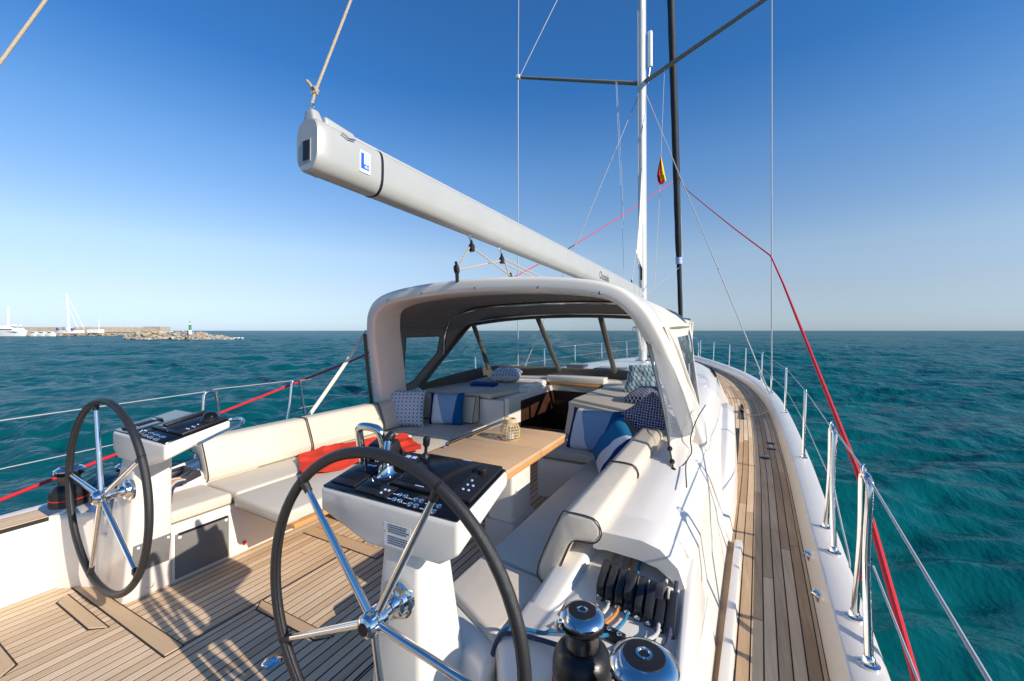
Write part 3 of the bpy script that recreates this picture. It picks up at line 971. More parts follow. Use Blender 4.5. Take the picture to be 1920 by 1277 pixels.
    MB().box(-.46, .38, 5.40, 5.60, .77, .865).build('hatch_garage', 'gelcoat', yacht, bevel=.02, seg=3)
    MB().box(-.40, .33, 5.385, 5.44, .735, .768).build('hatch_trim', 'varnish', yacht, bevel=.004)
    MB().box(-.37, .31, 5.405, 5.435, .655, .733).build('hatch_front', 'gelcoat_deck', yacht, bevel=.006)
    # deck between cockpit top and coachroof
    MB().box(-1.60, -.46, 5.30, 5.75, .60, .80).build('bridge_deck', 'gelcoat', yacht, bevel=.03, seg=3)
    MB().box(.38, 1.60, 5.30, 5.75, .60, .80).build('bridge_deck', 'gelcoat', yacht, bevel=.03, seg=3)
    MB().box(-1.6, 1.6, 5.56, 5.9, .6, .815).build('bridge_deck', 'gelcoat', yacht, bevel=.03, seg=3)
coamings()

def seat_bases():
    # port
    MB().box(-1.30, -1.06, 1.02, 4.1, -.02, .345).build('seat_locker', 'gelcoat', yacht, bevel=.012, seg=3)
    MB().box(-1.75, -1.2, 1.02, 4.1, .2, .343).build('seat_locker', 'gelcoat', yacht)
    MB().box(-1.06, -.62, 3.35, 4.1, -.02, .343).build('seat_locker', 'gelcoat', yacht, bevel=.012, seg=3)
    # open locker with mesh cover
    MB().box(-1.064, -1.056, 1.20, 1.525, .012, .298).build('locker_trim', 'gelcoat', yacht, bevel=.003)
    MB().box(-1.059, -1.049, 1.215, 1.51, .02, .285).build('locker_mesh', 'mesh_cloth', yacht, bevel=.003)
    MB().box(-1.052, -1.046, 1.23, 1.50, .276, .290).build('locker_slot', 'black', yacht)
    for yy, zz in ((1.235, .265), (1.49, .265)):
        MB().lathe([(.0, 0), (.009, 0), (.009, .006), (0, .007)], (-1.049, yy, zz), (1, 0, 0), 12).build('snap_button', 'white_plastic', yacht)
    # starboard
    MB().box(.84, 1.3, 1.28, 3.5, -.02, .343).build('seat_locker', 'gelcoat', yacht, bevel=.02, seg=3)
    MB().box(.30, 1.3, 3.42, 4.2, -.02, .343).build('seat_locker', 'gelcoat', yacht, bevel=.02, seg=3)
    MB().box(1.2, 1.75, 1.3, 4.1, .2, .342).build('seat_locker', 'gelcoat', yacht)
    # moulded plinth the starboard pedestal grows out of
    MB().prism([(.80, .96, -.02), (1.70, .96, -.02), (1.70, 1.34, -.02), (.80, 1.34, -.02)], (0, 0, .34)).build('plinth', 'gelcoat', yacht, bevel=.05, seg=4)
    MB().prism([(-1.62, .97, -.02), (-1.06, .985, -.02), (-1.06, 1.2, -.02), (-1.62, 1.2, -.02)], (0, 0, .36)).build('plinth', 'gelcoat', yacht, bevel=.03, seg=4)
    # lip of the moulding that holds the after starboard cushion
    MB().hexa([(.80, 1.18, 0), (1.165, 1.03, 0), (1.165, 1.24, 0), (.80, 1.40, 0)], [(.82, 1.27, .405), (1.165, 1.12, .405), (1.165, 1.238, .405), (.82, 1.398, .405)]).build('seat_lip', 'gelcoat', yacht, bevel=.03, seg=4)
    MB().tube([(1.705, .95, .446), (1.712, 1.2, .4525), (1.714, 1.40, .4555)], .0022, 6).build('joint_line', 'caulk', yacht)
    # flush teak step on the port side deck wall, two inspection ports in the wall
    st = MB().box(-1.82, -1.622, -.6, .84, .40, .4215).build('helm_seat_top', 'caulk', yacht, smooth=False)
    for k in range(5):
        x0 = -1.815 + k * .0385
        MB().box(x0, x0 + .034, -.6, .838, .4, .426).build('plank', 'teak', st, smooth=False)
    MB().lathe([(0, 0), (.095, 0), (.10, .003), (.10, .006), (.092, .008), (0, .008)], (-1.625, .665, .26), (1, 0, 0), 32).build('inspection_port', 'gelcoat', yacht)
    MB().lathe([(0, 0), (.05, 0), (.055, .003), (.055, .006), (.048, .008), (0, .008)], (-1.625, .70, .085), (1, 0, 0), 32).build('inspection_port', 'gelcoat', yacht)
    MB().lathe([(0, 0), (.022, 0), (.022, .008), (.014, .012), (.012, .006), (0, .006)], (-1.046, 1.09, .065), (1, 0, 0), 20).build('socket', 'steel', yacht)
    MB().box(-1.0555, -1.050, 1.60, 1.62, .045, .07).build('red_tag', 'red_paint', yacht)
seat_bases()

# ================================================================== HELM
def text_mesh(name, body, size, extrude=.0008):
    c = bpy.data.curves.new(name, 'FONT'); c.body = body; c.size = size; c.extrude = extrude
    o = bpy.data.objects.new(name, c); col.objects.link(o)
    bpy.context.view_layer.update()
    me = bpy.data.meshes.new_from_object(o)
    bpy.data.objects.remove(o)
    me.materials.clear()
    return me

def steering_wheel(sx, a0, label):
    e = thing('steering_wheel', label, 'steering wheel', (sx * .95, .872, .66), 'twin steering wheels', local=True)
    R = .482
    MB().tube([(R * math.cos(t), 0, R * math.sin(t)) for t in [2 * math.pi * k / 72 for k in range(72)]], .0165, 14, closed=True).build('rim', 'leather', e)
    # stitched seam along the rim's inner side, and the leather joins
    MB().tube([((R - .0155) * math.cos(t), -.0065, (R - .0155) * math.sin(t)) for t in [2 * math.pi * k / 72 for k in range(72)]], .0018, 5, closed=True).build('rim_seam', 'black', e)
    for k in range(5):
        t = rad(a0 + 72 * k)
        d = Vector((math.cos(t), 0, math.sin(t)))
        sp = MB().tube([d * .02 + Vector((0, -.012, 0)), d * .10 + Vector((0, -.010, 0)), d * (R - .015)], [.0125, .0125, .0095], 12).build('spoke', 'chrome', e)
        MB().tube([d * (R - .045), d * (R - .005)], [.012, .0145], 12).build('spoke_socket', 'leather', sp)
        n = Vector((-math.sin(t), 0, math.cos(t)))
        MB().tube([d * R - n * .004, d * R + n * .004], .0172, 14).build('rim_joint', 'black', e)
    hub = MB().lathe([(.0, -.0), (.020, 0), (.024, .006), (.026, .030), (.036, .034), (.036, .052), (.030, .058), (.031, .064), (.034, .070), (.034, .082), (.028, .092), (.020, .097), (0, .097)], (0, .045, 0), (0, -1, 0), 48).build('hub', 'chrome', e, sharp=12)
    MB().lathe([(0, 0), (.018, 0), (.017, .002), (0, .002)], (0, -.0525, 0), (0, -1, 0), 20).build('hub_badge', 'black_gloss', hub)
    MB().tube([(0, .04, 0), (0, .09, 0)], .016, 14).build('shaft', 'chrome', e)
    return e
steering_wheel(1, 62, 'nearer steering wheel with black leather rim and five chrome spokes')
steering_wheel(-1, 32, 'farther steering wheel with black leather rim beside the port winches')

def helm_pedestal(sx, label):
    def S(x, y, z): return Vector((sx * x, y, z))
    e = thing('helm_pedestal', label, 'helm console', (sx * .93, 1.1, 0), 'helm pedestals')
    if sx > 0:
        base_, top_ = [S(.78, .962, 0), S(1.04, .962, 0), S(1.07, 1.24, 0), S(.80, 1.24, 0)], [S(.86, .985, .84), S(1.01, .985, .84), S(1.01, 1.125, .88), S(.86, 1.125, .88)]
    else:
        base_, top_ = [S(1.045, .972, 0), S(1.42, .972, 0), S(1.42, 1.20, 0), S(1.045, 1.20, 0)], [S(.92, .985, .84), S(1.08, .985, .84), S(1.08, 1.15, .88), S(.92, 1.15, .88)]
    MB().hexa(base_, top_).build('column', 'gelcoat', e, bevel=.022, seg=4)
    sec = lambda y, zt, zb: [S(.57, y, zt), S(1.17, y, zt), S(1.17, y, zt - (zt - zb) * .68), S(1.10, y, zb), S(.80, y, zb - .008), S(.57, y, zt - (zt - zb) * .56)]
    A = sec(.97, .943, .80); B = sec(1.272, 1.008, .93)
    con = MB().add(A + B, [(0, 1, 2, 3, 4, 5), (11, 10, 9, 8, 7, 6)] + [(i, i + 6, (i + 1) % 6 + 6, (i + 1) % 6) for i in range(6)]).build('console', 'gelcoat', e, bevel=.016, seg=4)
    o = Vector((sx * .57, .97, .943)); ux = Vector((sx * .60, 0, 0)); uy = Vector((0, .302, .065)); n = Vector((0, -.065, .302)).normalized()
    def Q(a, b, h=0.0): return o + ux * a + uy * b + n * h
    def plate(name, a0, a1, b0, b1, h0, h1, mt, par, bev=.002):
        return MB().hexa([Q(a0, b0, h0), Q(a1, b0, h0), Q(a1, b1, h0), Q(a0, b1, h0)], [Q(a0, b0, h1), Q(a1, b0, h1), Q(a1, b1, h1), Q(a0, b1, h1)]).build(name, mt, par, bevel=bev)
    pan = plate('instrument_panel', .012, .988, .02, .985, -.002, .006, 'black_gloss', e, .004)
    # in picture order: left to right on the starboard console
    fl = (lambda a: a) if sx > 0 else (lambda a: 1 - a)
    def pl(name, a0, a1, *r): 
        x0, x1 = sorted((fl(a0), fl(a1))); return plate(name, x0, x1, *r)
    big = pl('chart_plotter', .43, .975, .27, .965, .006, .020, 'black', e, .004)
    pl('plotter_screen', .455, .845, .33, .93, .0196, .0212, 'screen', big, .0006)
    for k in range(5):
        c = Q(fl(.885 + .035 * (k % 2)), .42 + .085 * (k // 2), .020)
        MB().lathe([(0, 0), (.0045, 0), (.004, .0025), (0, .0025)], c, n, 10).build('key', 'label_pale', big)
    MB().lathe([(0, 0), (.017, 0), (.0165, .014), (.014, .017), (0, .017)], Q(fl(.90), .77, .02), n, 18).build('dial', 'black', big)
    d1 = pl('display', .035, .235, .10, .60, .006, .013, 'black', e, .003)
    pl('display_glass', .045, .225, .2, .56, .0128, .0138, 'screen', d1, .0005)
    d2 = pl('display', .255, .425, .06, .50, .006, .013, 'black', e, .003)
    pl('display_glass', .265, .415, .14, .47, .0128, .0138, 'black_gloss', d2, .0005)
    k1 = pl('keypad', .425, .505, .05, .25, .006, .014, 'black', e, .003)
    for k in range(3): 
        MB().lathe([(0, 0), (.005, 0), (.004, .003), (0, .003)], Q(fl(.448 + .028 * (k % 2)), .10 + .06 * (k // 2 + k % 2), .0135), n, 10).build('key', 'label_pale', k1)
    for k in range(12):
        a = .555 + .040 * (k % 2) + (.115 if (k // 4) == 1 else .235 if (k // 4) == 2 else 0); b = .075 + .085 * ((k % 4) // 2) - .012 * (k // 4)
        bt = MB().lathe([(0, 0), (.0095, 0), (.0095, .004), (.0065, .0045), (.006, .003), (0, .003)], Q(fl(a), b, .0055), n, 16).build('push_button', 'chrome', e)
        if k % 2 == 0: 
            pl('caption', a - .05, a - .018, b - .004, b + .008, .0058, .0064, 'label_pale', e, 0)
    pl('maker_mark', .12, .19, .50, .53, .0138, .0142, 'label_pale', e, 0)
    pl('maker_mark', .60, .66, .305, .318, .0212, .0216, 'label_pale', e, 0)
    pl('maker_mark', .70, .76, .94, .955, .0205, .0209, 'label_pale', e, 0)
    # chrome wheel boss
    bs = Vector((sx * .945, .975, .66))
    MB().lathe([(0, 0), (.058, 0), (.058, .010), (.052, .014), (.046, .016), (.043, .030), (.036, .034), (.030, .036), (.026, .05), (0, .05)], bs, (0, -1, 0), 48).build('wheel_boss', 'chrome', e, sharp=12)
    # engine lever, grab handle and hand-held in front of the panel
    if sx > 0:
        b0 = Q(.33, .42, .006)
        th = MB().lathe([(.034, 0), (.036, .007), (.030, .014), (.026, .055), (.031, .064), (.027, .076), (0, .080)], b0, (n + Vector((-.15, .1, 0))).normalized(), 20).build('throttle', 'chrome', e)
        MB().tube(catmull([b0 + n * .05, b0 + n * .075 + Vector((-.02, .03, 0)), b0 + n * .10 + Vector((-.035, .06, .01))], 4), [.011] * 8 + [.013], 12).build('lever', 'chrome', th)
        MB().lathe([(.010, -.025), (.016, -.015), (.017, .012), (.012, .022), (0, .025)], b0 + n * .115 + Vector((-.04, .075, .01)), (.3, .6, .6), 16).build('lever_knob', 'black', th)
        ph = [Q(.03, .60, .0), Q(.022, .62, .115), Q(.035, .63, .142), Q(.07, .635, .150), Q(.15, .645, .148), Q(.185, .65, .140), Q(.205, .65, .115), Q(.215, .65, .0)]
        MB().tube(catmull(ph, 5), .0155, 14).build('grab_handle', 'steel', e)
        bx = MB().hexa([Q(.02, .66, .006), Q(.22, .66, .006), Q(.22, .95, .006), Q(.02, .95, .006)], [Q(.03, .70, .06), Q(.21, .70, .06), Q(.21, .92, .07), Q(.03, .92, .07)]).build('lever_housing', 'black', e, bevel=.008, seg=3)
        jy = MB().lathe([(.018, 0), (.014, .012), (.006, .02), (.006, .04), (.013, .05), (.014, .075), (.008, .082), (0, .083)], Q(.44, .86, .018), (n + Vector((.1, .2, 0))).normalized(), 14).build('joystick', 'black', e)
        rp = plate('remote_keypad', .30, .42, .60, .90, .006, .024, 'black', e, .004)
        for k in range(4): plate('key', .32 + .05 * (k % 2), .35 + .05 * (k % 2), .66 + .1 * (k // 2), .71 + .1 * (k // 2), .024, .026, 'label_pale', rp, 0)
        # warning notice on the after face
        lb = MB().box(.885, .995, .9655, .9667, .818, .892).build('warning_label', 'white_plastic', e)
        MB().prism([(.889, .9652, .862), (.897, .9652, .862), (.893, .9652, .870)], (0, -.0008, 0)).build('warning_triangle', 'yellow', lb, smooth=False)
        for k in range(9):
            if k == 4: continue
            w = random.uniform(.07, .085)
            words = MB(); x = .902
            while x < .902 + w:
                q = random.uniform(.004, .011); words.box(x, min(x + q, .988), .9646, .9655, .885 - k * .0072, .8885 - k * .0072); x += q + .002
            tag(words.build('printed_line', 'label_ink', lb, smooth=False), kind='stuff')
    else:
        c = Q(fl(.86), .80, .005)
        cp = MB().lathe([(.046, 0), (.048, .01), (.042, .022), (.036, .026)], c, (0, 0, 1), 24).build('compass', 'black', e)
        MB().lathe([(.036, .024), (.035, .034), (.028, .048), (.014, .056), (0, .058)], c, (0, 0, 1), 24).build('compass_dome', 'black_gloss', cp)
        bar = plate('autopilot_bar', .40, .455, .35, 1.0, .02, .032, 'black', e, .003)
    # side grab rail
    xs = .57 if sx < 0 else 1.17
    d = -1 if sx < 0 else 1
    g = [S(xs, 1.10, .915), S(xs + d * .03, 1.11, .925), S(xs + d * .032, 1.2, .955), S(xs + d * .03, 1.31, .985), S(xs - d * .03, 1.345, .995), S(xs - d * .1, 1.345, .995), S(xs - d * .12, 1.30, .985)]
    if sx < 0: MB().tube(catmull(g, 5), .008, 10).build('grab_rail', 'chrome', e)
    if sx < 0:
        mp = MB().hexa([(-1.03, 1.0, .17), (-1.012, 1.0, .17), (-1.012, 1.17, .17), (-1.03, 1.17, .17)], [(-1.008, 1.0, .33), (-.988, 1.0, .33), (-.988, 1.17, .33), (-1.008, 1.17, .33)]).build('storage_pocket', 'mesh_cloth', e, bevel=.003)
        for yy in (1.02, 1.155): MB().lathe([(0, 0), (.007, 0), (.007, .004), (0, .005)], (-.990, yy, .315), (1, 0, 0), 12).build('snap_button', 'white_plastic', mp)
    return e
helm_pedestal(1, 'nearer white helm pedestal with a chart plotter and chrome switches')
helm_pedestal(-1, 'farther white helm pedestal with a domed compass on its panel')

# ================================================================== WINCHES, CLUTCHES, RUNNING LINES
def winch(loc, s, label, rot=0):
    e = thing('winch', label, 'winch', loc, 'self-tailing winches', local=True)
    e.rotation_euler = (0, 0, rot); e.scale = (s, s, s)
    MB().lathe([(.093, 0), (.093, .014), (.091, .018), (.091, .070), (.087, .092), (.076, .112), (.062, .124), (.054, .128)], n=40).build('base', 'black_metal', e)
    MB().lathe([(.0910, .040), (.0922, .041), (.0922, .045), (.0910, .046)], n=40).build('red_band', 'red_paint', e)
    dr = MB().lathe([(.054, .110), (.051, .130), (.050, .165), (.056, .182)], n=40)
    dr.build('drum', 'drum_metal', e)
    jw = MB()
    jw.lathe([(.050, .180), (.064, .184), (.066, .190), (.058, .193), (.058, .197), (.066, .200), (.064, .206), (.05, .208)], n=40)
    jaw = jw.build('self_tailer', 'black', e)
    for k in range(24):
        a = 2 * math.pi * k / 24
        MB().tube([(.058 * math.cos(a), .058 * math.sin(a), .188), (.0675 * math.cos(a), .0675 * math.sin(a), .187)], .0022, 6).build('jaw_tooth', 'black', jaw)
    cap = MB().lathe([(.050, .206), (.068, .208), (.069, .214), (.064, .222), (.052, .229), (.044, .231), (.0, .232)], n=40).build('cap', 'satin', e)
    MB().lathe([(0, .231), (.043, .2305), (.042, .2330), (.02, .2345), (0, .2345)], n=36).build('cap_disc', 'black', cap)
    MB().lathe([(.016, .2335), (.017, .2360), (.012, .2365), (.010, .2340), (.0, .2335)], n=24).build('handle_socket', 'chrome', cap)
    MB().lathe([(.0, .2342), (.008, .2344), (.008, .2350), (0, .2350)], n=8).build('socket_hole', 'black', cap)
    MB().tube(catmull([(-.058, -.03, .21), (-.074, -.028, .204), (-.076, -.026, .185), (-.068, -.022, .172)], 4), .007, 8).build('feeder_arm', 'chrome', e)
    return e
winch((1.475, 1.165, .455), .96, 'primary winch with black drum and red band beside the rope clutches', .3)
winch((1.675, 1.03, .44), 1.18, 'large winch with chrome cap at the bottom edge of the picture', .8)
winch((-1.70, .945, .445), .98, 'black winch with red band standing behind the farther steering wheel', .4)
winch((-1.56, 1.17, .452), .86, 'smaller black winch partly hidden by the farther helm pedestal', 2.2)

def clutch(x, y, z, label, tilt, rope):
    e = thing('rope_clutch', label, 'rope clutch', (x, y, z), 'rope clutches in the starboard coaming', local=True)
    w = .0150
    e.scale = (.92, .84, .86); e.rotation_euler = (rad(15.5), 0, 0)
    prof = [(-.10, 0), (.085, 0), (.085, .05), (.05, .058), (-.055, .056), (-.085, .042), (-.10, .020)]
    MB().prism([(-w, a, b) for a, b in prof], (2 * w, 0, 0)).build('body', 'clutch', e, bevel=.002)
    hp = [(-.094, .040), (-.085, .068), (-.06, .080), (.045, .082), (.07, .070), (.05, .060), (-.06, .056)]
    h = MB().prism([(-w * .92, a, b) for a, b in hp], (2 * w * .92, 0, 0)).build('handle', 'clutch', e, bevel=.002)
    if tilt: 
        h.matrix_parent_inverse = Matrix.Translation((0, .08, .06)) @ Matrix.Rotation(rad(tilt), 4, 'X') @ Matrix.Translation((0, -.08, -.06))
    MB().lathe([(.0115, 0), (.0115, .006), (.0065, .007), (.006, .002), (0, .002)], (0, -.100, .024), (0, -1, 0), 14).build('rope_eye', 'steel', e)
    return e
CLX = [1.425 + .0365 * k for k in range(8)]
order = ('first', 'second', 'third', 'fourth', 'fifth', 'sixth', 'seventh', 'last')
ropes = ['rope_tan', 'rope_white', 'rope_orange', 'rope_blue', None, None, 'rope_white', 'rope_navy']
rn = {'rope_tan': 'tan', 'rope_white': 'white', 'rope_orange': 'orange', 'rope_blue': 'blue', 'rope_navy': 'navy'}
for k, x in enumerate(CLX):
    lab = order[k] + ' black rope clutch from the cockpit side' + ((' gripping a ' + rn[ropes[k]] + ' rope') if ropes[k] else ' with no rope')
    dy = .03 - .008 * k
    clutch(x, 1.575 + dy, .459 + (1.575 + dy - 1.45) * .28, lab, (0, 0, 0, -12, 0, 0, -34, 14)[k], ropes[k])
    if ropes[k]:
        m = MB()
        P = [(x, 1.90, .595), (x, 1.70 + dy, .546), (x, 1.58 + dy, .522), (x, 1.50 + dy, .496), (x - .002, 1.46 + dy, .483)]
        if ropes[k] == 'rope_blue': P += [(x - .02, 1.40, .480), (x - .05, 1.36, .478), (x - .12, 1.305, .50), (x - .2, 1.27, .50), (1.30, 1.275, .478), (1.21, 1.27, .468), (1.17, 1.25, .462), (1.145, 1.235, .42), (1.14, 1.21, .33)]
        elif ropes[k] == 'rope_navy': P += [(x - .01, 1.40, .478), (x - .06, 1.33, .468), (x - .15, 1.275, .468), (x - .27, 1.245, .475), (1.36, 1.25, .476), (1.24, 1.245, .468), (1.175, 1.225, .462), (1.15, 1.205, .42), (1.145, 1.18, .33)]
        else: P += [(x - .03, 1.40, .480), (x - .07, 1.37, .474), (x - .10, 1.35, .464), (x - .12, 1.34, .458)]
        q = m.tube(catmull(P, 5), .0062 if k < 7 else .0075, 8).build('rope', ropes[k])
        tag(q, rn[ropes[k]] + ' line led aft through the ' + order[k] + ' starboard rope clutch', 'rope', 'running lines at the starboard clutches')
e = thing('deck_organiser', 'black deck organiser bar in front of the starboard rope clutches', 'deck organiser', (1.5, 1.4, .458))
MB().hexa([(1.365, 1.405, .456), (1.55, 1.36, .456), (1.555, 1.385, .456), (1.37, 1.43, .456)], [(1.365, 1.405, .492), (1.55, 1.36, .492), (1.555, 1.385, .492), (1.37, 1.43, .492)]).build('bar', 'black', e, bevel=.005)
for k in range(5):
    c = Vector((1.39 + .036 * k, 1.407 - .0088 * k, .492))
    MB().lathe([(.009, 0), (.009, .004), (.004, .006), (0, .006)], c, n=14).build('bolt', 'steel', e)
# port side clutches and line tails under the console
for k in range(4):
    e = clutch(-1.44 - .04 * k, 1.46, .46, order[k] + ' black clutch with line tails below the farther console', 20 - 10 * k, None)
    e['group'] = 'rope clutches in the port coaming'
for k, rm in enumerate(('rope_navy', 'rope_white', 'rope_orange', 'rope_white', 'rope_navy')):
    x = -1.33 - .035 * k
    q = MB().tube(catmull([(x, 1.40, .50), (x + .03, 1.33, .51), (x + .10, 1.27, .48), (x + .13, 1.25, .40), (x + .14, 1.24, .33)], 5), .008, 8).build('rope', rm)
    tag(q, ('outermost', 'second', 'third', 'fourth', 'last')[k] + ' ' + rn[rm] + ' line tail hanging below the farther console', 'rope', 'line tails at the port clutches')

# ================================================================== CUSHIONS
def cushion(name, poly, z0, z1, label, group, r=.022, pipe=True, mt='vinyl'):
    o = MB().prism([(a, b, z0) for a, b in poly], (0, 0, z1 - z0)).build(name, mt, None, bevel=r, seg=4)
    tag(o, label, 'cushion', group)
    if pipe:
        c = Vector((sum(p[0] for p in poly) / len(poly), sum(p[1] for p in poly) / len(poly)))
        P = []
        for i, p in enumerate(poly):
            v = Vector(p)
            for t in (.06, .5, .94):
                w = v.lerp(Vector(poly[(i + 1) % len(poly)]), t)
                P.append((w.x, w.y, z0 + .012))
        MB().tube(P, .0028, 6, closed=True).build('piping', 'seam', o)
    return o
G1 = 'beige cockpit seat cushions'
cushion('seat_cushion', [(-1.045, 1.17), (-1.045, 1.532), (-1.50, 1.532), (-1.60, 1.42), (-1.45, 1.17)], .350, .428, 'short beige seat cushion behind the farther helm pedestal', G1)
cushion('seat_cushion', [(-1.02, 1.545), (-1.02, 3.32), (-1.62, 3.32), (-1.50, 1.545)], .348, .430, 'long beige bench cushion along the port backrest', G1)
cushion('seat_cushion', [(-.45, 1.50), (-.45, 3.28), (-1.01, 3.30), (-1.01, 1.515)], .343, .424, 'beige fold-out cushion with wooden edge under the red cloth', G1)
e = MB().prism([(-.445, 1.56, .308), (-.445, 3.29, .308), (-1.05, 3.31, .308), (-1.05, 1.56, .308)], (0, 0, .03)).build('fold_out_board', 'varnish', None, bevel=.005)
tag(e, 'varnished wooden board carrying the fold-out port cushion', 'board')
cushion('seat_cushion', [(-.60, 3.33), (-.60, 4.04), (-1.64, 4.04), (-1.64, 3.335)], .348, .428, 'beige cushion of the forward port corner seat in shade', G1)
cushion('seat_cushion', [(.80, 1.40), (1.135, 1.235), (1.165, 1.64), (.80, 1.69)], .345, .425, 'beige seat cushion right beside the nearer helm pedestal', G1)
cushion('seat_cushion', [(.82, 1.70), (1.19, 1.655), (1.22, 3.40), (.82, 3.40)], .346, .424, 'long beige starboard bench cushion lying in shade', G1)
cushion('seat_cushion', [(.24, 3.415), (1.25, 3.415), (1.25, 3.75), (.36, 4.02), (.24, 4.02)], .347, .427, 'beige cushion of the forward starboard seat beside the table', G1)

G2 = 'beige backrest cushions'
def backrest(sx, y0, y1, label, lean=0.0):
    prof = [(1.145, .435), (1.20, .44), (1.275, .615), (1.30, .640), (1.375, .648), (1.405, .68), (1.405, .715), (1.375, .748), (1.27, .752), (1.235, .73), (1.135, .50)]
    if sx < 0: prof = [(x + .20 + .02, z - .03) if z > .5 else (x + .24, z) for x, z in prof]
    P = [(sx * x, y0, z) for x, z in prof]
    o = MB().prism(P, (0, y1 - y0, 0)).build('backrest_cushion', 'vinyl', None, bevel=.014, seg=3)
    tag(o, label, 'cushion', G2)
    for yy in (y0 + .004, y1 - .004):
        MB().tube(catmull([(sx * x, yy, z) for x, z in prof], 3, closed=True), .0032, 6, closed=True).build('piping', 'piping', o)
    return o
backrest(1, 1.60, 2.34, 'after starboard backrest cushion with black piped end above the rope clutches')
backrest(1, 2.35, 3.30, 'forward starboard backrest cushion running up to the arch leg')
backrest(-1, 1.54, 2.355, 'sunlit after port backrest cushion next to the farther console')
backrest(-1, 2.365, 3.20, 'sunlit middle port backrest cushion behind the red cloth')
backrest(-1, 3.21, 3.62, 'short port backrest cushion beside the arch leg')

def wedge(name, B, T, label, group, r=.018):
    o = MB().hexa(B, T).build(name, 'vinyl', None, bevel=r, seg=4)
    tag(o, label, 'cushion', group)
    return o
o = wedge('backrest_cushion', [(-1.46, 3.92, .43), (-.74, 3.92, .43), (-.74, 4.07, .43), (-1.46, 4.07, .43)], [(-1.46, 4.00, .735), (-.74, 4.00, .735), (-.74, 4.085, .735), (-1.46, 4.085, .735)], 'box backrest cushion with dark piping in the forward port corner', G2)
for P in ([(-.739, 3.925, .44), (-.739, 4.003, .73), (-.739, 4.08, .73), (-.739, 4.066, .44)], [(-1.44, 3.997, .733), (-1.1, 3.997, .733), (-.75, 3.997, .733)], [(-1.44, 3.921, .44), (-1.1, 3.921, .44), (-.75, 3.921, .44)]):
    MB().tube(P, .004, 6, closed=len(P) == 4).build('piping', 'piping', o)
wedge('backrest_cushion', [(.34, 4.00, .43), (1.20, 3.62, .43), (1.24, 3.80, .43), (.36, 4.16, .43)], [(.35, 4.13, .745), (1.25, 3.66, .745), (1.28, 3.78, .745), (.37, 4.22, .745)], 'sloping backrest cushion in shade behind the striped pillow', G2)
cushion('sunpad_cushion', [(-.60, 4.09), (-.50, 4.70), (-.50, 5.28), (-1.62, 5.30), (-1.64, 4.09)], .70, .765, 'beige sunpad cushion under the patterned pillow and blue towel', 'sunpad cushions')
cushion('sunpad_cushion', [(.36, 4.20), (1.26, 3.70), (1.56, 3.66), (1.56, 5.28), (.40, 5.28)], .70, .772, 'beige sunpad cushion right of the companionway with bands of sunlight', 'sunpad cushions')
# moulded pod between port sunpad and companionway
e = thing('companionway_pod', 'white moulded pod between the port sunpad and the companionway', 'pod', (-.48, 4.9, 0))
MB().hexa([(-.60, 4.17, .0), (-.425, 4.17, .0), (-.425, 5.3, .0), (-.60, 5.3, .0)], [(-.60, 4.20, .70), (-.44, 4.20, .70), (-.44, 5.3, .74), (-.60, 5.3, .74)]).build('body', 'gelcoat', e, bevel=.02, seg=3)
MB().hexa([(-.52, 4.62, .60), (-.37, 4.66, .60), (-.37, 5.1, .60), (-.52, 5.2, .60)], [(-.53, 4.64, .80), (-.38, 4.70, .79), (-.38, 5.1, .79), (-.53, 5.2, .80)]).build('raised_top', 'gelcoat', e, bevel=.03, seg=4)
MB().box(-.424, -.416, 4.25, 4.55, .30, .60).build('side_panel', 'gelcoat_deck', e, bevel=.01)

# pillows
def pillow(c, ux, uy, w, h, t, mt, label, seed=0, n=22):
    ux = Vector(ux).normalized(); uy = Vector(uy); uy = (uy - ux * uy.dot(ux)).normalized(); nn = ux.cross(uy)
    c = Vector(c); V = []; F = []; UV = []
    def pt(i, j, s):
        a = 2 * i / n - 1; b = 2 * j / n - 1
        th = t * .5 * max(0, (1 - a ** 4)) ** .55 * max(0, (1 - b ** 4)) ** .55
        pull = 1 - .07 * (1 - abs(b) ** 2) * (abs(a) ** 3); pull2 = 1 - .07 * (1 - abs(a) ** 2) * (abs(b) ** 3)
        w_ = noise.noise(Vector((a * 2.2 + seed * 7.1, b * 2.2, s * 3.0))) * t * .09 * (1 - max(abs(a), abs(b)) ** 6)
        return c + ux * (a * w / 2 * pull) + uy * (b * h / 2 * pull2) + nn * (s * th + w_)
    idx = {}
    for s in (1, -1):
        for i in range(n + 1):
            for j in range(n + 1):
                edge = i in (0, n) or j in (0, n)
                if edge and s == -1: idx[(s, i, j)] = idx[(1, i, j)]; continue
                idx[(s, i, j)] = len(V); V.append(pt(i, j, s)); UV.append((i / n, j / n))
        for i in range(n):
            for j in range(n):
                q = (idx[(s, i, j)], idx[(s, i + 1, j)], idx[(s, i + 1, j + 1)], idx[(s, i, j + 1)])
                F.append(q if s == 1 else q[::-1])
    me = bpy.data.meshes.new('pillow'); me.from_pydata([tuple(p) for p in V], [], F)
    ul = me.uv_layers.new(name='UVMap')
    for lp in me.loops: ul.data[lp.index].uv = UV[lp.vertex_index]
    o = obj('pillow', me, mt, None, True, 70)
    return tag(o, label, 'pillow', 'scatter pillows')
pillow((-1.375, 3.53, .625), (.80, .42, .0), (-.08, .30, 1), .43, .42, .15, 'pat_diamond', 'blue and white diamond pattern pillow standing in the port corner', 1)
pillow((-1.03, 3.83, .60), (.92, .26, .03), (.0, .30, 1), .42, .37, .14, 'pat_stripe', 'pale blue pillow with teal band leaning beside the diamond pillow', 2)
pillow((-1.0, 5.2, .86), (.92, .35, 0), (-.3, 1, .12), .44, .42, .16, 'pat_diamond', 'patterned pillow lying flat on the port sunpad under the windscreen', 3)
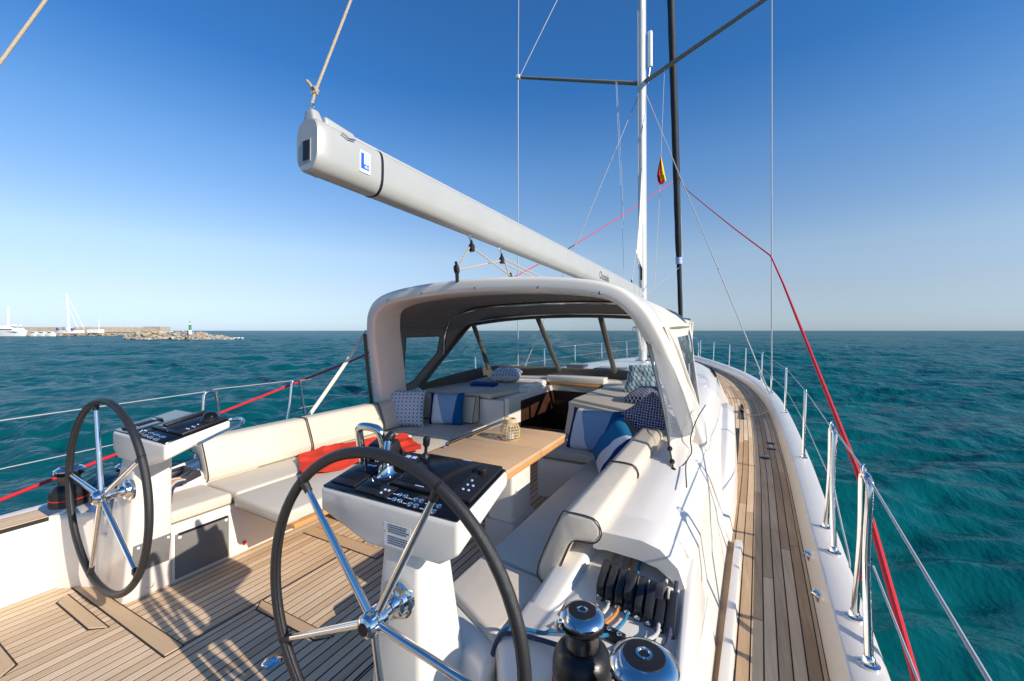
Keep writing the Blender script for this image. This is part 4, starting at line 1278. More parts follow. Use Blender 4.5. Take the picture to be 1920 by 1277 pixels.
pillow((.78, 3.62, .60), (.95, -.24, .05), (.05, .50, 1), .54, .40, .15, 'pat_stripe', 'white and blue pillow with navy edge on the forward starboard seat', 4)
MT['pat_stripe2'] = pattern('block_cover_teal', 'stripe', (0.70, 0.71, 0.75), (0.012, 0.16, 0.34), (0.03, 0.11, 0.42), 1)
pillow((1.07, 3.14, .60), (-.4, .85, .2), (.56, .08, .775), .46, .40, .15, 'pat_stripe2', 'teal and white pillow leaning against the starboard backrest', 5)
pillow((1.27, 3.56, .77), (.72, .40, .55), (-.5, .25, 1), .34, .34, .14, 'pat_navy', 'navy lattice pillow propped beside the arch leg', 6)
pillow((1.16, 4.32, .835), (1, -.25, .02), (.2, 1, .18), .46, .40, .15, 'pat_navy', 'navy lattice pillow lying flat on the starboard sunpad', 7)
pillow((.98, 5.02, .92), (1, -.15, .05), (.1, .6, .75), .50, .42, .17, 'pat_feather', 'pale blue feather pattern pillow at the back of the starboard sunpad', 8)
tw = thing('folded_towel', 'folded bright blue towel lying on the port sunpad', 'towel', (-1.05, 4.65, .765))
for k in range(3):
    MB().hexa([(-1.20 + .004 * k, 4.56, .766 + .012 * k), (-.86, 4.62, .766 + .012 * k), (-.90, 4.80, .766 + .012 * k), (-1.24, 4.74, .766 + .012 * k)],
              [(-1.20 + .004 * k, 4.56, .777 + .012 * k), (-.86, 4.62, .777 + .012 * k), (-.90, 4.80, .777 + .012 * k), (-1.24, 4.74, .777 + .012 * k)]).build('fold', 'blue_cloth', tw, bevel=.004, seg=3)

def red_cloth():
    c00, c10, c01, c11 = Vector((-.86, 1.90, .445)), Vector((-.53, 2.80, .44)), Vector((-1.50, 2.28, .445)), Vector((-1.05, 3.20, .445))
    rows = []
    for i in range(46):
        u = i / 45; r = []
        for j in range(30):
            v = j / 29
            p = (c00 * (1 - u) + c10 * u) * (1 - v) + (c01 * (1 - u) + c11 * u) * v
            p = p + Vector((.05 * noise.noise(Vector((u * 3, v * 3, 1))), .06 * noise.noise(Vector((u * 3, v * 3, 5))), 0))
            nv = noise.noise(Vector((u * 3.0 + v * 1.5, v * 4.2 - u, 9)))
            n2 = abs(noise.noise(Vector((u * 5 - v * 3, v * 2.5 + u * 2, 2))))
            z = .440 + .035 * max(0, nv + .1) + .022 * (1 - n2) ** 4
            # the middle of the cloth is heaped where it is folded
            z += .022 * math.exp(-((u - .5) / .3) ** 2) * math.exp(-((v - .5) / .35) ** 2)
            p.z = max(.4335, z)
            r.append(p)
        rows.append(r)
    tag(MB().sheet(rows, .004).build('red_cloth', 'red_cloth', None, sharp=60), 'crumpled bright red cloth lying on the port bench', 'cloth')
red_cloth()

# ================================================================== TABLE AND LANTERN
def table():
    e = thing('cockpit_table', 'folding wooden cockpit table on a white column with steel grab rail', 'table', (.4, 2.5, 0))
    MB().box(.13, .735, 2.05, 2.535, .672, .700).build('leaf', 'table', e, bevel=.004)
    MB().box(.13, .735, 2.541, 3.03, .672, .700).build('leaf', 'table', e, bevel=.004)
    MB().box(.14, .733, 2.054, 2.537, .640, .6695).build('leaf', 'varnish', e, bevel=.004)
    MB().box(.14, .733, 2.543, 3.026, .640, .6695).build('leaf', 'varnish', e, bevel=.004)
    MB().box(.02, .05, 2.1, 3.0, .30, .66).build('hanging_leaf', 'varnish', e, bevel=.004)
    MB().box(.41, .60, 2.38, 2.66, -.01, .64).build('column', 'gelcoat', e, bevel=.02, seg=4)
    MB().box(.39, .62, 2.36, 2.68, -.01, .24).build('foot', 'gelcoat_grey', e, bevel=.02, seg=4)
    MB().box(.06, .60, 2.3, 2.9, .60, .638).build('apron', 'gelcoat', e, bevel=.01)
    r = MB().tube(catmull([(.085, 2.36, .63), (.085, 2.36, .685), (.085, 2.39, .70), (.085, 2.8, .70), (.085, 3.17, .70), (.085, 3.2, .685), (.085, 3.2, .63)], 4), .012, 12).build('grab_rail', 'steel', e)
    for yy in (2.36, 3.2): MB().lathe([(.02, 0), (.018, .01), (.013, .014)], (.085, yy, .638), n=14).build('rail_foot', 'steel', r)
    MB().box(.06, .11, 2.3, 3.26, .61, .64).build('rail_board', 'varnish', e, bevel=.004)
table()
def lantern():
    c = Vector((.43, 2.66, .7005))
    e = thing('rattan_lantern', 'round rattan lantern with glass jar standing on the table', 'lantern', c)
    pr = [(.050, .002), (.066, .02), (.070, .05), (.068, .085), (.056, .112), (.042, .126), (.042, .145)]
    MB().lathe([(.046, .004), (.058, .02), (.062, .05), (.060, .085), (.048, .110), (.036, .124), (.036, .140)], c, n=24).build('glass_jar', 'glass', e)
    for k in range(16):
        a = 2 * math.pi * k / 16 + .1
        MB().tube(catmull([c + Vector((r * math.cos(a + .15 * h), r * math.sin(a + .15 * h), h)) for r, h in pr], 3), .0024, 6).build('upright', 'rattan', e)
    for h in (.006, .028, .050, .070, .090, .108):
        r = interp([(b, a) for a, b in pr], h) + .002
        MB().tube([c + Vector((r * math.cos(t), r * math.sin(t), h + .0015 * math.sin(8 * t))) for t in [2 * math.pi * q / 36 for q in range(36)]], .0026, 6, closed=True).build('hoop', 'rattan', e)
    MB().lathe([(.041, .122), (.047, .126), (.048, .150), (.044, .154), (.036, .154), (.035, .126)], c, n=28).build('collar', 'rattan', e)
    MB().lathe([(0, .006), (.024, .006), (.024, .05), (0, .052)], c, n=18).build('candle', 'white_plastic', e)
lantern()

# ================================================================== ARCH AND SPRAYHOOD
AR = [(1.775, 3.44, .46), (1.725, 3.38, .60), (1.64, 3.27, .88), (1.53, 3.13, 1.20), (1.425, 2.995, 1.50), (1.30, 2.91, 1.71), (1.09, 2.875, 1.84), (.65, 2.86, 1.91), (0, 2.85, 1.935)]
ARF = AR + [(-x, y, z) for x, y, z in AR[-2::-1]]
def arch():
    path = catmull(ARF, 7)
    N = len(path); rows = []
    for i, p in enumerate(path):
        t = (path[min(i + 1, N - 1)] - path[max(i - 1, 0)]).normalized()
        dpt = Vector((0, 1, 0)); dpt = (dpt - t * dpt.dot(t)).normalized()
        out = dpt.cross(t)
        if out.z < 0 and abs(p.x) < 1.2 or (abs(p.x) >= 1.2 and out.x * p.x < 0): out = -out
        th = interp([(0, .115), (1.1, .115), (1.5, .13), (1.75, .16)], abs(p.x))
        D = interp([(0, .34), (1.2, .34), (1.75, .40)], abs(p.x))
        sec = []
        r = .035
        for (a, b) in ((0, .0), (D, 0), (D, -th), (0, -th)):
            ca = r if a == 0 else a - r; cb = -r if b == 0 else b + r
            k0 = {(0, 0): 180, (D, 0): 90, (D, -th): 0, (0, -th): 270}[(a, b)]
            for q in range(5):
                ang = rad(k0 - 90 * q / 4)
                sec.append(p + dpt * (ca + r * math.cos(ang)) + out * (cb + r * math.sin(ang)))
        rows.append(sec)
    e = thing('cockpit_arch', 'white moulded arch spanning the cockpit above the sprayhood', 'arch', (0, 3.2, .6))
    MB().grid(rows, closed_u=True, cap=True).build('hoop', 'gelcoat', e, sharp=60)
    for x in (-1.0, -.55, .02, .6, 1.02):
        i = min(range(N), key=lambda k: abs(path[k].x - x)); p = path[i] + Vector((0, -.004, -.085))
        MB().lathe([(.012, 0), (.012, .006), (.006, .012), (0, .012)], p, (0, -1, -.15), 12).build('snap_stud', 'steel', e)
    return path
ARP = arch()

def sprayhood():
    e = thing('sprayhood', 'grey lined canvas sprayhood with clear windscreen panels over the companionway', 'sprayhood', (0, 4.5, .8))
    # sections of the roof from after edge to windscreen head: W (half width at shoulder), shoulder z, crown z
    def section(y, W, zs, zc, n=28, flat=.30):
        out = []
        for k in range(n + 1):
            t = -1 + 2 * k / n
            x = W * (abs(t) ** .8 if False else abs(t)) * (1 if t > 0 else -1)
            q = abs(t)
            z = zc - (zc - zs) * (.22 * q ** 2 + .78 * max(0, (q - .62) / .38) ** 2.2)
            out.append((x, y, z))
        return out
    S0 = section(3.12, 1.40, 1.50, 1.835); S1 = section(3.7, 1.47, 1.52, 1.85); S2 = section(4.4, 1.495, 1.53, 1.835); S3 = section(4.8, 1.475, 1.55, 1.76); S4 = section(5.02, 1.46, 1.60, 1.70)
    rows = [S0, S1, S2, S3, S4]
    fine = []
    for j in range(len(S0)):
        fine.append(catmull([r[j] for r in rows], 4))
    rows2 = [[fine[j][i] for j in range(len(fine))] for i in range(len(fine[0]))]
    MB().sheet(rows2, .004).build('lining', 'lining', e, sharp=60)
    MB().sheet([[Vector(p) + Vector((0, 0, .013)) for p in r] for r in rows2], .005).build('canopy', 'canvas', e, sharp=60)
    # side panels with a window each
    for sx in (-1, 1):
        def X(z): return sx * interp([(.7, 1.655), (1.5, 1.475), (1.7, 1.45)], z)
        outer = [(3.30, 1.52), (4.40, 1.53), (5.02, 1.60), (4.45, 1.16), (4.02, .80), (3.66, .74)]
        inner = [(3.66, 1.42), (4.22, 1.43), (4.30, 1.42), (4.30, 1.21), (3.92, .87), (3.76, .83)]
        outer[0] = (3.22, 1.53)
        if sx > 0: inner = [(3.45, 1.45), (4.30, 1.46), (4.72, 1.48), (4.40, 1.20), (3.99, .86), (3.72, .81)]
        xo = [sx * 1.42, sx * 1.495, sx * 1.46, sx * 1.49, sx * 1.56, sx * 1.66]
        V = [(xo[i], outer[i][0], outer[i][1]) for i in range(6)] + [(X(z), y, z) for y, z in inner]
        F = [(i, (i + 1) % 6, (i + 1) % 6 + 6, i + 6) for i in range(6)]
        m = MB().add(V, F)
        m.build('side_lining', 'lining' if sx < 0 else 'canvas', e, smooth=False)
        MB().add([(x + sx * .006, y, z) for x, y, z in V], F).build('side_canvas', 'canvas', e, smooth=False)
        MB().add([(X(z), y, z) for y, z in inner], [tuple(range(6))]).build('side_window', 'vinyl_clear', e, smooth=False)
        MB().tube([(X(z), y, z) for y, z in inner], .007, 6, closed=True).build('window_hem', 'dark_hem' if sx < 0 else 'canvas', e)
        # dark webbing edge where the panel zips to the arch leg
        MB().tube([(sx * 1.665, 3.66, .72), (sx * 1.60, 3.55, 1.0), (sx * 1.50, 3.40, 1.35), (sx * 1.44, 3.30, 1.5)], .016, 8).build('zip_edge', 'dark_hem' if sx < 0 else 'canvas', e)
    # windscreen
    base = [(-1.56, 4.02, .80), (-1.50, 4.6, .87), (-1.40, 5.36, .925), (-1.0, 5.64, .925), (-.42, 5.79, .915), (0, 5.83, .915), (.42, 5.79, .915), (1.0, 5.64, .925), (1.40, 5.36, .925), (1.50, 4.6, .87), (1.56, 4.02, .80)]
    head = lambda x: Vector((x, 5.02, 1.70 - .10 * (abs(x) / 1.46) ** 2.2))
    def strip(A, B, n=8, m=6):
        return [[Vector(a).lerp(Vector(b), k / m) for k in range(m + 1)] for a, b in zip(A, B)]
    def bl(x0, x1, n=9):
        bx = catmull(base[2:9], 8); out = []
        for k in range(n):
            x = x0 + (x1 - x0) * k / (n - 1)
            out.append(min(bx, key=lambda p: abs(p.x - x)))
        return out
    for x0, x1, h0, h1 in ((-1.40, -.42, -1.46, -.46), (-.42, .42, -.46, .40), (.42, 1.40, .40, 1.46)):
        hd = [head(h0 + (h1 - h0) * k / 8) for k in range(9)]
        bs = bl(x0, x1)
        MB().grid(strip(hd, bs)).build('windscreen_pane', 'vinyl_clear', e)
    for sx in (-1, 1):
        hd = [Vector((sx * 1.56, 4.02, .80)).lerp(Vector((sx * 1.46, 5.02, 1.60)), k / 6) for k in range(7)]
        bs = [Vector(p) if sx > 0 else Vector((-p[0], p[1], p[2])) for p in catmull([(1.56, 4.02, .80), (1.50, 4.6, .87), (1.40, 5.36, .925)], 3)]
        MB().grid(strip(hd, bs)).build('quarter_pane', 'vinyl_clear', e)
        # side hoop, with the dark fabric sleeve inside of it
        P = [(sx * 1.56, 4.0, .78), (sx * 1.52, 4.42, 1.14), (sx * 1.485, 4.75, 1.41), (sx * 1.45, 4.95, 1.57)]
        MB().tube(catmull(P, 5), .014, 10).build('hoop_leg', 'steel', e)
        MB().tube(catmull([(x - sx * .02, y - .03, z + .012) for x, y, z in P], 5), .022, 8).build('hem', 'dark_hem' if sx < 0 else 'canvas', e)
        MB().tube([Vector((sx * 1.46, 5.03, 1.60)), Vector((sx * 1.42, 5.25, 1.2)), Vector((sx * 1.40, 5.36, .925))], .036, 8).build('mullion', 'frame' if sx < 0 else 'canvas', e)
        MB().tube([head(sx * .43), Vector((sx * .42, 5.79, .915))], .036, 8).build('mullion', 'frame', e)
    MB().tube([head(-1.46 + 2.92 * k / 20) for k in range(21)], .036, 8).build('head_frame', 'frame', e)
    MB().tube([head(-1.44 + 2.88 * k / 20) + Vector((0, -.045, .02)) for k in range(21)], .014, 10).build('head_hoop', 'steel', e)
    rows = [[Vector(p) + Vector((0, .0, -.13)), Vector(p) + Vector((0, -.006, .03))] for p in catmull(base, 6)]
    MB().sheet(rows, .008).build('foot_hem', 'dark_hem', e)
    # middle hoop
    P = [(-1.515, 4.40, 1.13), (-1.50, 4.40, 1.40), (-1.43, 4.40, 1.60), (-1.28, 4.40, 1.70), (-.9, 4.40, 1.785), (0, 4.40, 1.815)]
    P = P + [(-x, y, z) for x, y, z in P[-2::-1]]
    MB().tube(catmull(P, 6), .0135, 10).build('middle_hoop', 'steel', e)
    MB().tube(catmull([(x * 1.005, y + .03, z + .004) for x, y, z in P], 6), .017, 8).build('hoop_sleeve', 'dark_hem', e)
    for x, y, z, s in ((1.52, 4.2, .93, 1),):
        MB().tube(catmull([(x + .04, 3.70, .86), (x + .085, 3.66, .80), (x + .10, 3.72, .70), (x + .095, 3.86, .66), (x + .05, 3.95, .72)], 5), .011, 10).build('grab_loop', 'steel', e)
sprayhood()

def side_curtain():
    e = thing('side_curtain', 'clear vinyl side curtain hanging loose inside the starboard arch leg', 'curtain', (1.5, 3.2, .6))
    A = catmull([(1.30, 3.05, 1.56), (1.36, 3.0, 1.30), (1.44, 2.90, 1.0), (1.50, 2.78, .78), (1.555, 2.62, .665)], 6)
    B = catmull([(1.36, 3.02, 1.58), (1.50, 3.14, 1.25), (1.60, 3.26, .98), (1.66, 3.20, .80), (1.63, 2.86, .685)], 6)
    rows = []
    N = len(A)
    for i in range(N):
        r = []
        for k in range(9):
            t = k / 8
            p = A[i].lerp(B[i], t)
            p += Vector((.018 * math.sin(t * 9 + i * .12), -.03 * math.sin(t * math.pi), .0))
            r.append(p)
        rows.append(r)
    lo = int(N * .74)
    MB().sheet(rows[:lo + 1], .002).build('vinyl_sheet', 'vinyl_curtain', e, sharp=60)
    MB().sheet(rows[lo:], .004).build('canvas_corner', 'canvas', e, sharp=60)
    MB().sheet([[r[0] + (r[0] - r[1]) * .1, r[0], r[1]] for r in rows], .005).build('hem', 'canvas', e)
    MB().tube([r[0] + (r[0] - r[1]) * .12 for r in rows], .006, 6).build('zip', 'dark_hem', e)
    MB().sheet([[r[7], r[7].lerp(r[8], .5), r[8]] for r in rows], .005).build('hem', 'canvas', e)
    for i in (int(N * .78), int(N * .9), N - 1):
        MB().lathe([(.010, -.012), (.016, -.006), (.016, .006), (.010, .012)], rows[i][0], (0, 1, .3), 10).build('toggle', 'black', e)
    s = MB().tube(catmull([(1.70, 3.30, .96), (1.66, 3.05, .90), (1.63, 2.92, .80), (1.64, 2.88, .72), (1.62, 2.72, .685), (1.66, 2.3, .69)], 6), .0035, 6).build('shock_cord', 'black')
    tag(s, 'thin black shock cord hanging from the starboard arch leg', 'cord')
side_curtain()

def strap():
    e = thing('tie_down_strap', 'cream webbing strap from the port arch leg down to the coaming', 'strap', (-1.75, 2.6, .68))
    a, b = Vector((-1.66, 3.23, 1.50)), Vector((-1.74, 2.60, .69))
    d = (b - a).normalized(); w = Vector((.012, .02, 0)).normalized(); w = (w - d * w.dot(d)).normalized()
    rows = [[a.lerp(b, t) + w * s * .017 + Vector((0, 0, -.012 * math.sin(math.pi * t))) for s in (-1, -.3, .3, 1)] for t in [k / 10 for k in range(11)]]
    MB().sheet(rows, .004).build('webbing', 'canvas', e)
    MB().tube(catmull([b + Vector((0, 0, .02)), b + Vector((.02, -.02, -.01)), b + Vector((0, -.03, -.03)), b + Vector((-.02, -.01, -.01))], 4, closed=True), .005, 8, closed=True).build('shackle', 'steel', e)
strap()
z_ = MB().tube(catmull([(-1.735, 3.37, .66), (-1.655, 3.26, .9), (-1.545, 3.12, 1.22), (-1.44, 3.0, 1.46)], 5), .018, 8).build('curtain_roll', 'dark_hem')
tag(z_, 'dark rolled curtain edge zipped along the port arch leg', 'curtain')

# ================================================================== MAST, BOOM, RIGGING
MY = 10.2
def mx(z): return MY - .016 * (z - .9)           # slight rake aft
def mast():
    e = thing('mast', 'tall white aluminium mast with swept spreaders standing on the coachroof', 'mast', (0, MY, .9))
    rows = []
    for z in (.74, 3, 6, 9, 12, 15, 18, 20.5):
        rows.append([(.095 * math.cos(t), mx(z) + .15 * math.sin(t), z) for t in [2 * math.pi * k / 28 for k in range(28)]])
    MB().grid(rows, closed_u=True, cap=True).build('tube', 'mast', e)
    MB().box(-.022, .022, mx(3) - .163, mx(3) - .14, 2.7, 20).build('luff_slot', 'black_metal', e)
    MB().lathe([(.19, 0), (.19, .04), (.14, .07)], (0, MY, .74), n=24).build('mast_step', 'steel', e)
    for sx in (-1, 1):
        a, b = Vector((sx * .08, mx(7.42) - .02, 7.40)), Vector((sx * 2.5, 8.5, 7.39))
        d = (b - a).normalized(); up = Vector((0, 0, 1)); w = d.cross(up).normalized()
        rows = []
        for t in (0, .5, 1):
            p = a.lerp(b, t); s = 1 - .35 * t
            rows.append([p + w * (.075 * s * math.cos(q)) + up * (.032 * s * math.sin(q)) for q in [2 * math.pi * k / 14 for k in range(14)]])
        sp = MB().grid(rows, closed_u=True, cap=True).build('spreader', 'spreader', e)
        MB().box(b.x - .05, b.x + .05, b.y - .05, b.y + .05, b.z - .04, b.z + .05).build('tip_boot', 'white_plastic', sp, bevel=.015)
    # winches, cleats and halyards at the foot
    for sx in (-1, 1):
        MB().lathe([(.06, 0), (.06, .03), (.045, .05), (.045, .12), (.055, .13), (0, .14)], (sx * .09, MY - .1, 1.55), (sx, -.3, 0), 18).build('mast_winch', 'steel', e)
        MB().tube([(sx * .06, MY - .17, 1.0), (sx * .06, mx(9) - .17, 9.0)], .007, 6).build('halyard', 'rope_white', e)
    v = MB().tube([(0, MY - .18, 1.05), (0, MY - 1.25, 2.28)], .035, 12).build('kicker', 'mast', e)
    # furled mainsail's clew standing proud of the mast slot
    y = mx(4)
    poly = [Vector((0.01, mx(5.3) - .15, 5.35)), Vector((.01, mx(4.4) - .40, 4.30)), Vector((.01, mx(3.6) - .70, 3.50)), Vector((.01, mx(3.3) - .78, 3.22)), Vector((.01, mx(3) - .16, 2.98)), Vector((.01, mx(4.2) - .14, 4.2))]
    s = MB().prism(poly, (.012, 0, 0)).build('sail_clew', 'sailcloth', e)
    MB().box(.024, .028, mx(3.9) - .20, mx(3.9) - .15, 3.72, 4.0).build('sail_patch', 'label_pale', s)
    for a in (.35, -.1, -.5):
        MB().tube([(.02, mx(3.3) - .90, 3.24), (.02, mx(3.3) - .55, 3.24 + a * .45)], .014, 6).build('webbing', 'sailcloth', s)
    r = MB().lathe([(0, 0), (.05, 0), (.055, .02), (.055, .8), (.05, .83), (0, .84)], (.19, mx(8.2), 7.72), n=16).build('radar_reflector', 'white_plastic', e)
    MB().tube([(.14, mx(8.2), 7.35), (.19, mx(8.2), 7.74)], .015, 6).build('reflector_bracket', 'steel', r)
mast()
MB_Z = 2.425
def boom():
    e = thing('boom', 'long silver grey boom running from its square end cap forward to the mast', 'boom', (0, 1.35, MB_Z))
    def prof(y, s=1.0, lug=0.0):
        out = []
        for k in range(32):
            t = 2 * math.pi * k / 32
            c, q = math.cos(t), math.sin(t)
            x = .085 * s * math.copysign(abs(c) ** .62, c); z = .134 * s * (1 + .034 * max(0, y - 1.8)) * math.copysign(abs(q) ** .62, q)
            if q < 0: x *= 1 - .16 * (abs(q) ** 2)
            out.append((x, y, MB_Z + z + (lug if q > .8 else 0)))
        return out
    ys_ = [1.40, 1.72, 2.5, 4, 6, 8, 9.4, 9.75]
    MB().grid([prof(y, 1 if y < 9.6 else .9) for y in ys_], closed_u=True, cap=True).build('section', 'boom', e)
    MB().hexa([(-.032, 1.40, MB_Z + .128), (.032, 1.40, MB_Z + .128), (.032, 9.6, MB_Z + .160), (-.032, 9.6, MB_Z + .160)], [(-.032, 1.40, MB_Z + .146), (.032, 1.40, MB_Z + .146), (.032, 9.6, MB_Z + .182), (-.032, 9.6, MB_Z + .182)]).build('sail_track', 'boom', e, bevel=.005)
    cap = MB().grid([prof(1.325, .93), prof(1.335, 1.0), prof(1.405, 1.02)], closed_u=True, cap=True).build('end_cap', 'boom', e)
    MB().hexa([(-.05, 1.327, MB_Z + .10), (.05, 1.327, MB_Z + .10), (.05, 1.40, MB_Z + .10), (-.05, 1.40, MB_Z + .10)], [(-.025, 1.33, MB_Z + .185), (.025, 1.33, MB_Z + .185), (.025, 1.375, MB_Z + .185), (-.025, 1.375, MB_Z + .185)]).build('lug', 'boom', cap, bevel=.012, seg=3)
    MB().hexa([(-.045, 1.40, MB_Z + .12), (.045, 1.40, MB_Z + .12), (.045, 1.60, MB_Z + .12), (-.045, 1.60, MB_Z + .12)], [(-.035, 1.40, MB_Z + .172), (.035, 1.40, MB_Z + .172), (.035, 1.58, MB_Z + .158), (-.035, 1.58, MB_Z + .158)]).build('outhaul_car', 'boom', e, bevel=.01, seg=3)
    MB().box(-.030, .030, 1.3225, 1.328, MB_Z - .085, MB_Z + .028).build('sheave_frame', 'boom', cap)
    MB().box(-.024, .024, 1.3195, 1.326, MB_Z - .078, MB_Z + .020).build('sheave_slot', 'black', cap)
    MB().grid([prof(1.735, 1.006), prof(1.738, 1.018), prof(1.752, 1.018), prof(1.755, 1.006)], closed_u=True, cap=True).build('band', 'black', e)
    MB().tube([(.088, 1.46, MB_Z + .10), (.090, 1.50, MB_Z + .085), (.089, 1.545, MB_Z + .095)], .004, 6).build('latch', 'steel', e)
    # maker's sticker with the blue emblem
    lb = MB().box(.0835, .0868, 1.578, 1.652, MB_Z - .055, MB_Z + .062).build('sticker', 'white_plastic', e)
    x = .0868
    MB().prism([(x, 1.587, MB_Z - .037), (x, 1.643, MB_Z - .037), (x, 1.643, MB_Z - .008), (x, 1.607, MB_Z - .008), (x, 1.607, MB_Z + .05), (x, 1.587, MB_Z + .05)], (.0008, 0, 0)).build('emblem', 'label_blue', lb, smooth=False)
    MB().box(x, x + .0006, 1.612, 1.643, MB_Z - .003, MB_Z + .05).build('emblem', 'label_pale', lb, smooth=False)
    for k in range(3):
        MB().box(x + .0008, x + .0014, 1.612 + k * .010, 1.617 + k * .010, MB_Z - .030, MB_Z - .016 + .004 * (k % 2)).build('emblem_mark', 'white_plastic', lb, smooth=False)
    MB().box(x, x + .0006, 1.588, 1.642, MB_Z - .048, MB_Z - .043).build('emblem_line', 'label_pale', lb, smooth=False)
    me = text_mesh('lettering', 'Oceanis', .17)
    o = obj('lettering', me, 'ink_grey', e, smooth=False)
    o.rotation_euler = (rad(90), 0, rad(90)); o.location = (.0875, 6.2, MB_Z - .06)
    MB().tube([(0, 9.7, MB_Z), (0, mx(2.4) - .13, MB_Z)], .05, 12).build('gooseneck', 'steel', e)
    MB().tube([(.0, 4.4, MB_Z - .14), (.0, 4.42, MB_Z - .02)], .01, 6).build('cleat', 'white_plastic', e)
    e.rotation_euler = (-.012, 0, 0)
boom()

def rope(name, P, r, mt, label, cat, group=None, n=8, smooth=0):
    o = MB().tube(catmull(P, smooth) if smooth else P, r, n).build(name, mt)
    return tag(o, label, cat, group)

def rigging():
    G = 'standing rigging wires'
    for sx, side in ((-1, 'port'), (1, 'starboard')):
        cp = Vector((sx * 2.5, 8.5, zr(8.5)))
        rope('shroud', [cp + Vector((0, 0, .02)), (sx * 2.5, 8.5, 7.39)], .011, 'wire', 'vertical ' + side + ' cap shroud from the rail up to the spreader tip', 'wire', G)
        if sx < 0: rope('shroud', [(sx * 2.5, 8.5, 7.42), (-2.46, 8.52, 13.2)], .0085, 'wire', side + ' upper shroud rising above the spreader tip', 'wire', G)
        rope('shroud', [cp + Vector((-sx * .04, .03, .02)), (sx * .09, mx(7.1), 7.12)], .010, 'wire', 'slanting ' + side + ' lower shroud from the rail to the mast', 'wire', G)
        if sx < 0: rope('shroud', [(-2.46, 8.53, 7.44), (-.12, mx(13), 13.2)], .0085, 'wire', 'diagonal port shroud running from the spreader tip to the mast', 'wire', G)
        for k in range(2):
            a = cp + Vector((-sx * .04 * k, .03 * k, -.02)); top = a + (Vector((0, 0, 1)) if k == 0 else Vector((-sx * .33, .24, .91))) * .42
            t = thing('turnbuckle', ('upright ' if k == 0 else 'slanting ') + side + ' rigging turnbuckle at the rail', 'turnbuckle', a, 'shroud turnbuckles')
            MB().tube([a, a.lerp(top, .2), a.lerp(top, .25), a.lerp(top, .75), a.lerp(top, .8), top], [.010, .010, .017, .017, .010, .009], 10).build('body', 'steel', t)
            MB().box(a.x - .02, a.x + .02, a.y - .03, a.y + .03, a.z - .01, a.z + .05).build('chainplate', 'steel', t, bevel=.004)
    # furled genoa on the forestay
    f0, f1 = Vector((0.09, 18.2, .70)), Vector((.0, 15.45, 13.2))
    e = thing('furled_headsail', 'dark furled headsail wrapped round the forestay at the bow', 'sail', f0)
    ax = (f1 - f0).normalized(); top = f0 + ax * 18.0
    def FS(z): return f0 + (f1 - f0) * ((z - f0.z) / (f1.z - f0.z))
    P = []; R = []
    for k in range(70):
        z = 1.3 + (18 - 1.3) * k / 69
        P.append(FS(z)); R.append(interp([(1.3, .05), (2.2, .09), (4.2, .09), (4.6, .118), (18, .125)], z) * (1 + .035 * math.sin(k * 1.3)))
    MB().tube(P, R, 14).build('sail', 'uv_cover', e)
    # highlight painted as a pale grey strip up the right side of the roll
    rows = []
    for k in range(150):
        z = 4.3 + 11 * k / 149; c = FS(z); a = z * .12 - .6
        rows.append([c + Vector((math.cos(a + q), math.sin(a + q), 0)) * .132 for q in (-.3, 0, .3)])
    MB().grid(rows).build('painted_highlight', 'gelcoat_grey', e)
    MB().tube([FS(4.15), FS(4.40)], .125, 12).build('clip_band', 'label_pale', e)
    MB().lathe([(.06, 0), (.16, .05), (.16, .1), (.06, .16), (.06, .24), (.16, .3), (.16, .34), (.05, .4)], f0, ax, 18).build('furling_drum', 'black', e)
    MB().tube([f0 - ax * .1, FS(1.4)], .03, 8).build('forestay', 'wire', e)
    # backstay leg and topping lift
    rope('backstay', [(-2.0, .05, 1.22), (-2.0, .73, 3.1), (-2.0, .917, 3.61), (-1.9, 2.2, 7.1)], .009, 'rope_tan', 'tan line crossing the sky in the upper left corner', 'rope')
    rope('topping_lift', [(0, 1.352, MB_Z + .215), (.0, 1.372, MB_Z + .29), (0, 1.593, 3.336), (0, 2.6, 6.3)], .0072, 'rope_tan', 'tan topping lift rising from the end of the boom', 'rope')
    k = thing('shackle', 'steel shackle on the boom end under the knotted rope', 'shackle', (0, 1.352, MB_Z + .18))
    MB().tube([(.0 + .016 * math.cos(t), 1.352, MB_Z + .198 + .020 * math.sin(t)) for t in [2 * math.pi * q / 16 for q in range(16)]], .004, 8, closed=True).build('bow', 'steel', k)
    rope('knot', [(-.012, 1.36, MB_Z + .275), (.012, 1.368, MB_Z + .285), (0, 1.385, MB_Z + .30), (-.014, 1.37, MB_Z + .31), (.01, 1.362, MB_Z + .30), (.006, 1.375, MB_Z + .275), (-.025, 1.36, MB_Z + .325), (-.04, 1.352, MB_Z + .345)], .008, 'rope_tan', 'knot in the tan topping lift above the boom end', 'knot', smooth=5)
    # flag halyards under the spreaders
    rope('flag_halyard', [(-.52, mx(7.3) - .42, 7.36), (-.40, 9.7, 4.6), (-.34, 9.75, 2.7)], .004, 'rope_white', 'thin port flag halyard below the left spreader', 'rope')
    rope('flag_halyard', [(-.50, mx(7.3) - .40, 7.36), (-.42, 9.75, 5.6), (-.36, 9.78, 4.0)], .004, 'rope_white', 'second thin port flag halyard beside the first', 'rope')
    rope('flag_halyard', [(.56, mx(7.3) - .40, 7.36), (.50, 9.6, 5.36)], .005, 'rope_white', 'thin halyard above the small red and yellow flag', 'rope')
    rope('flag_halyard', [(.485, 9.6, 4.78), (.35, 9.6, 2.2), (.28, 9.6, 1.0)], .005, 'rope_white', 'thin halyard below the small red and yellow flag', 'rope')
    fl = thing('courtesy_flag', 'small drooping red and yellow flag beside the mast', 'flag', (.49, 9.6, 5.0))
    H = [(5.36, .0, .005), (5.15, -.05, .05), (4.95, -.075, .085), (4.80, -.05, .12)]
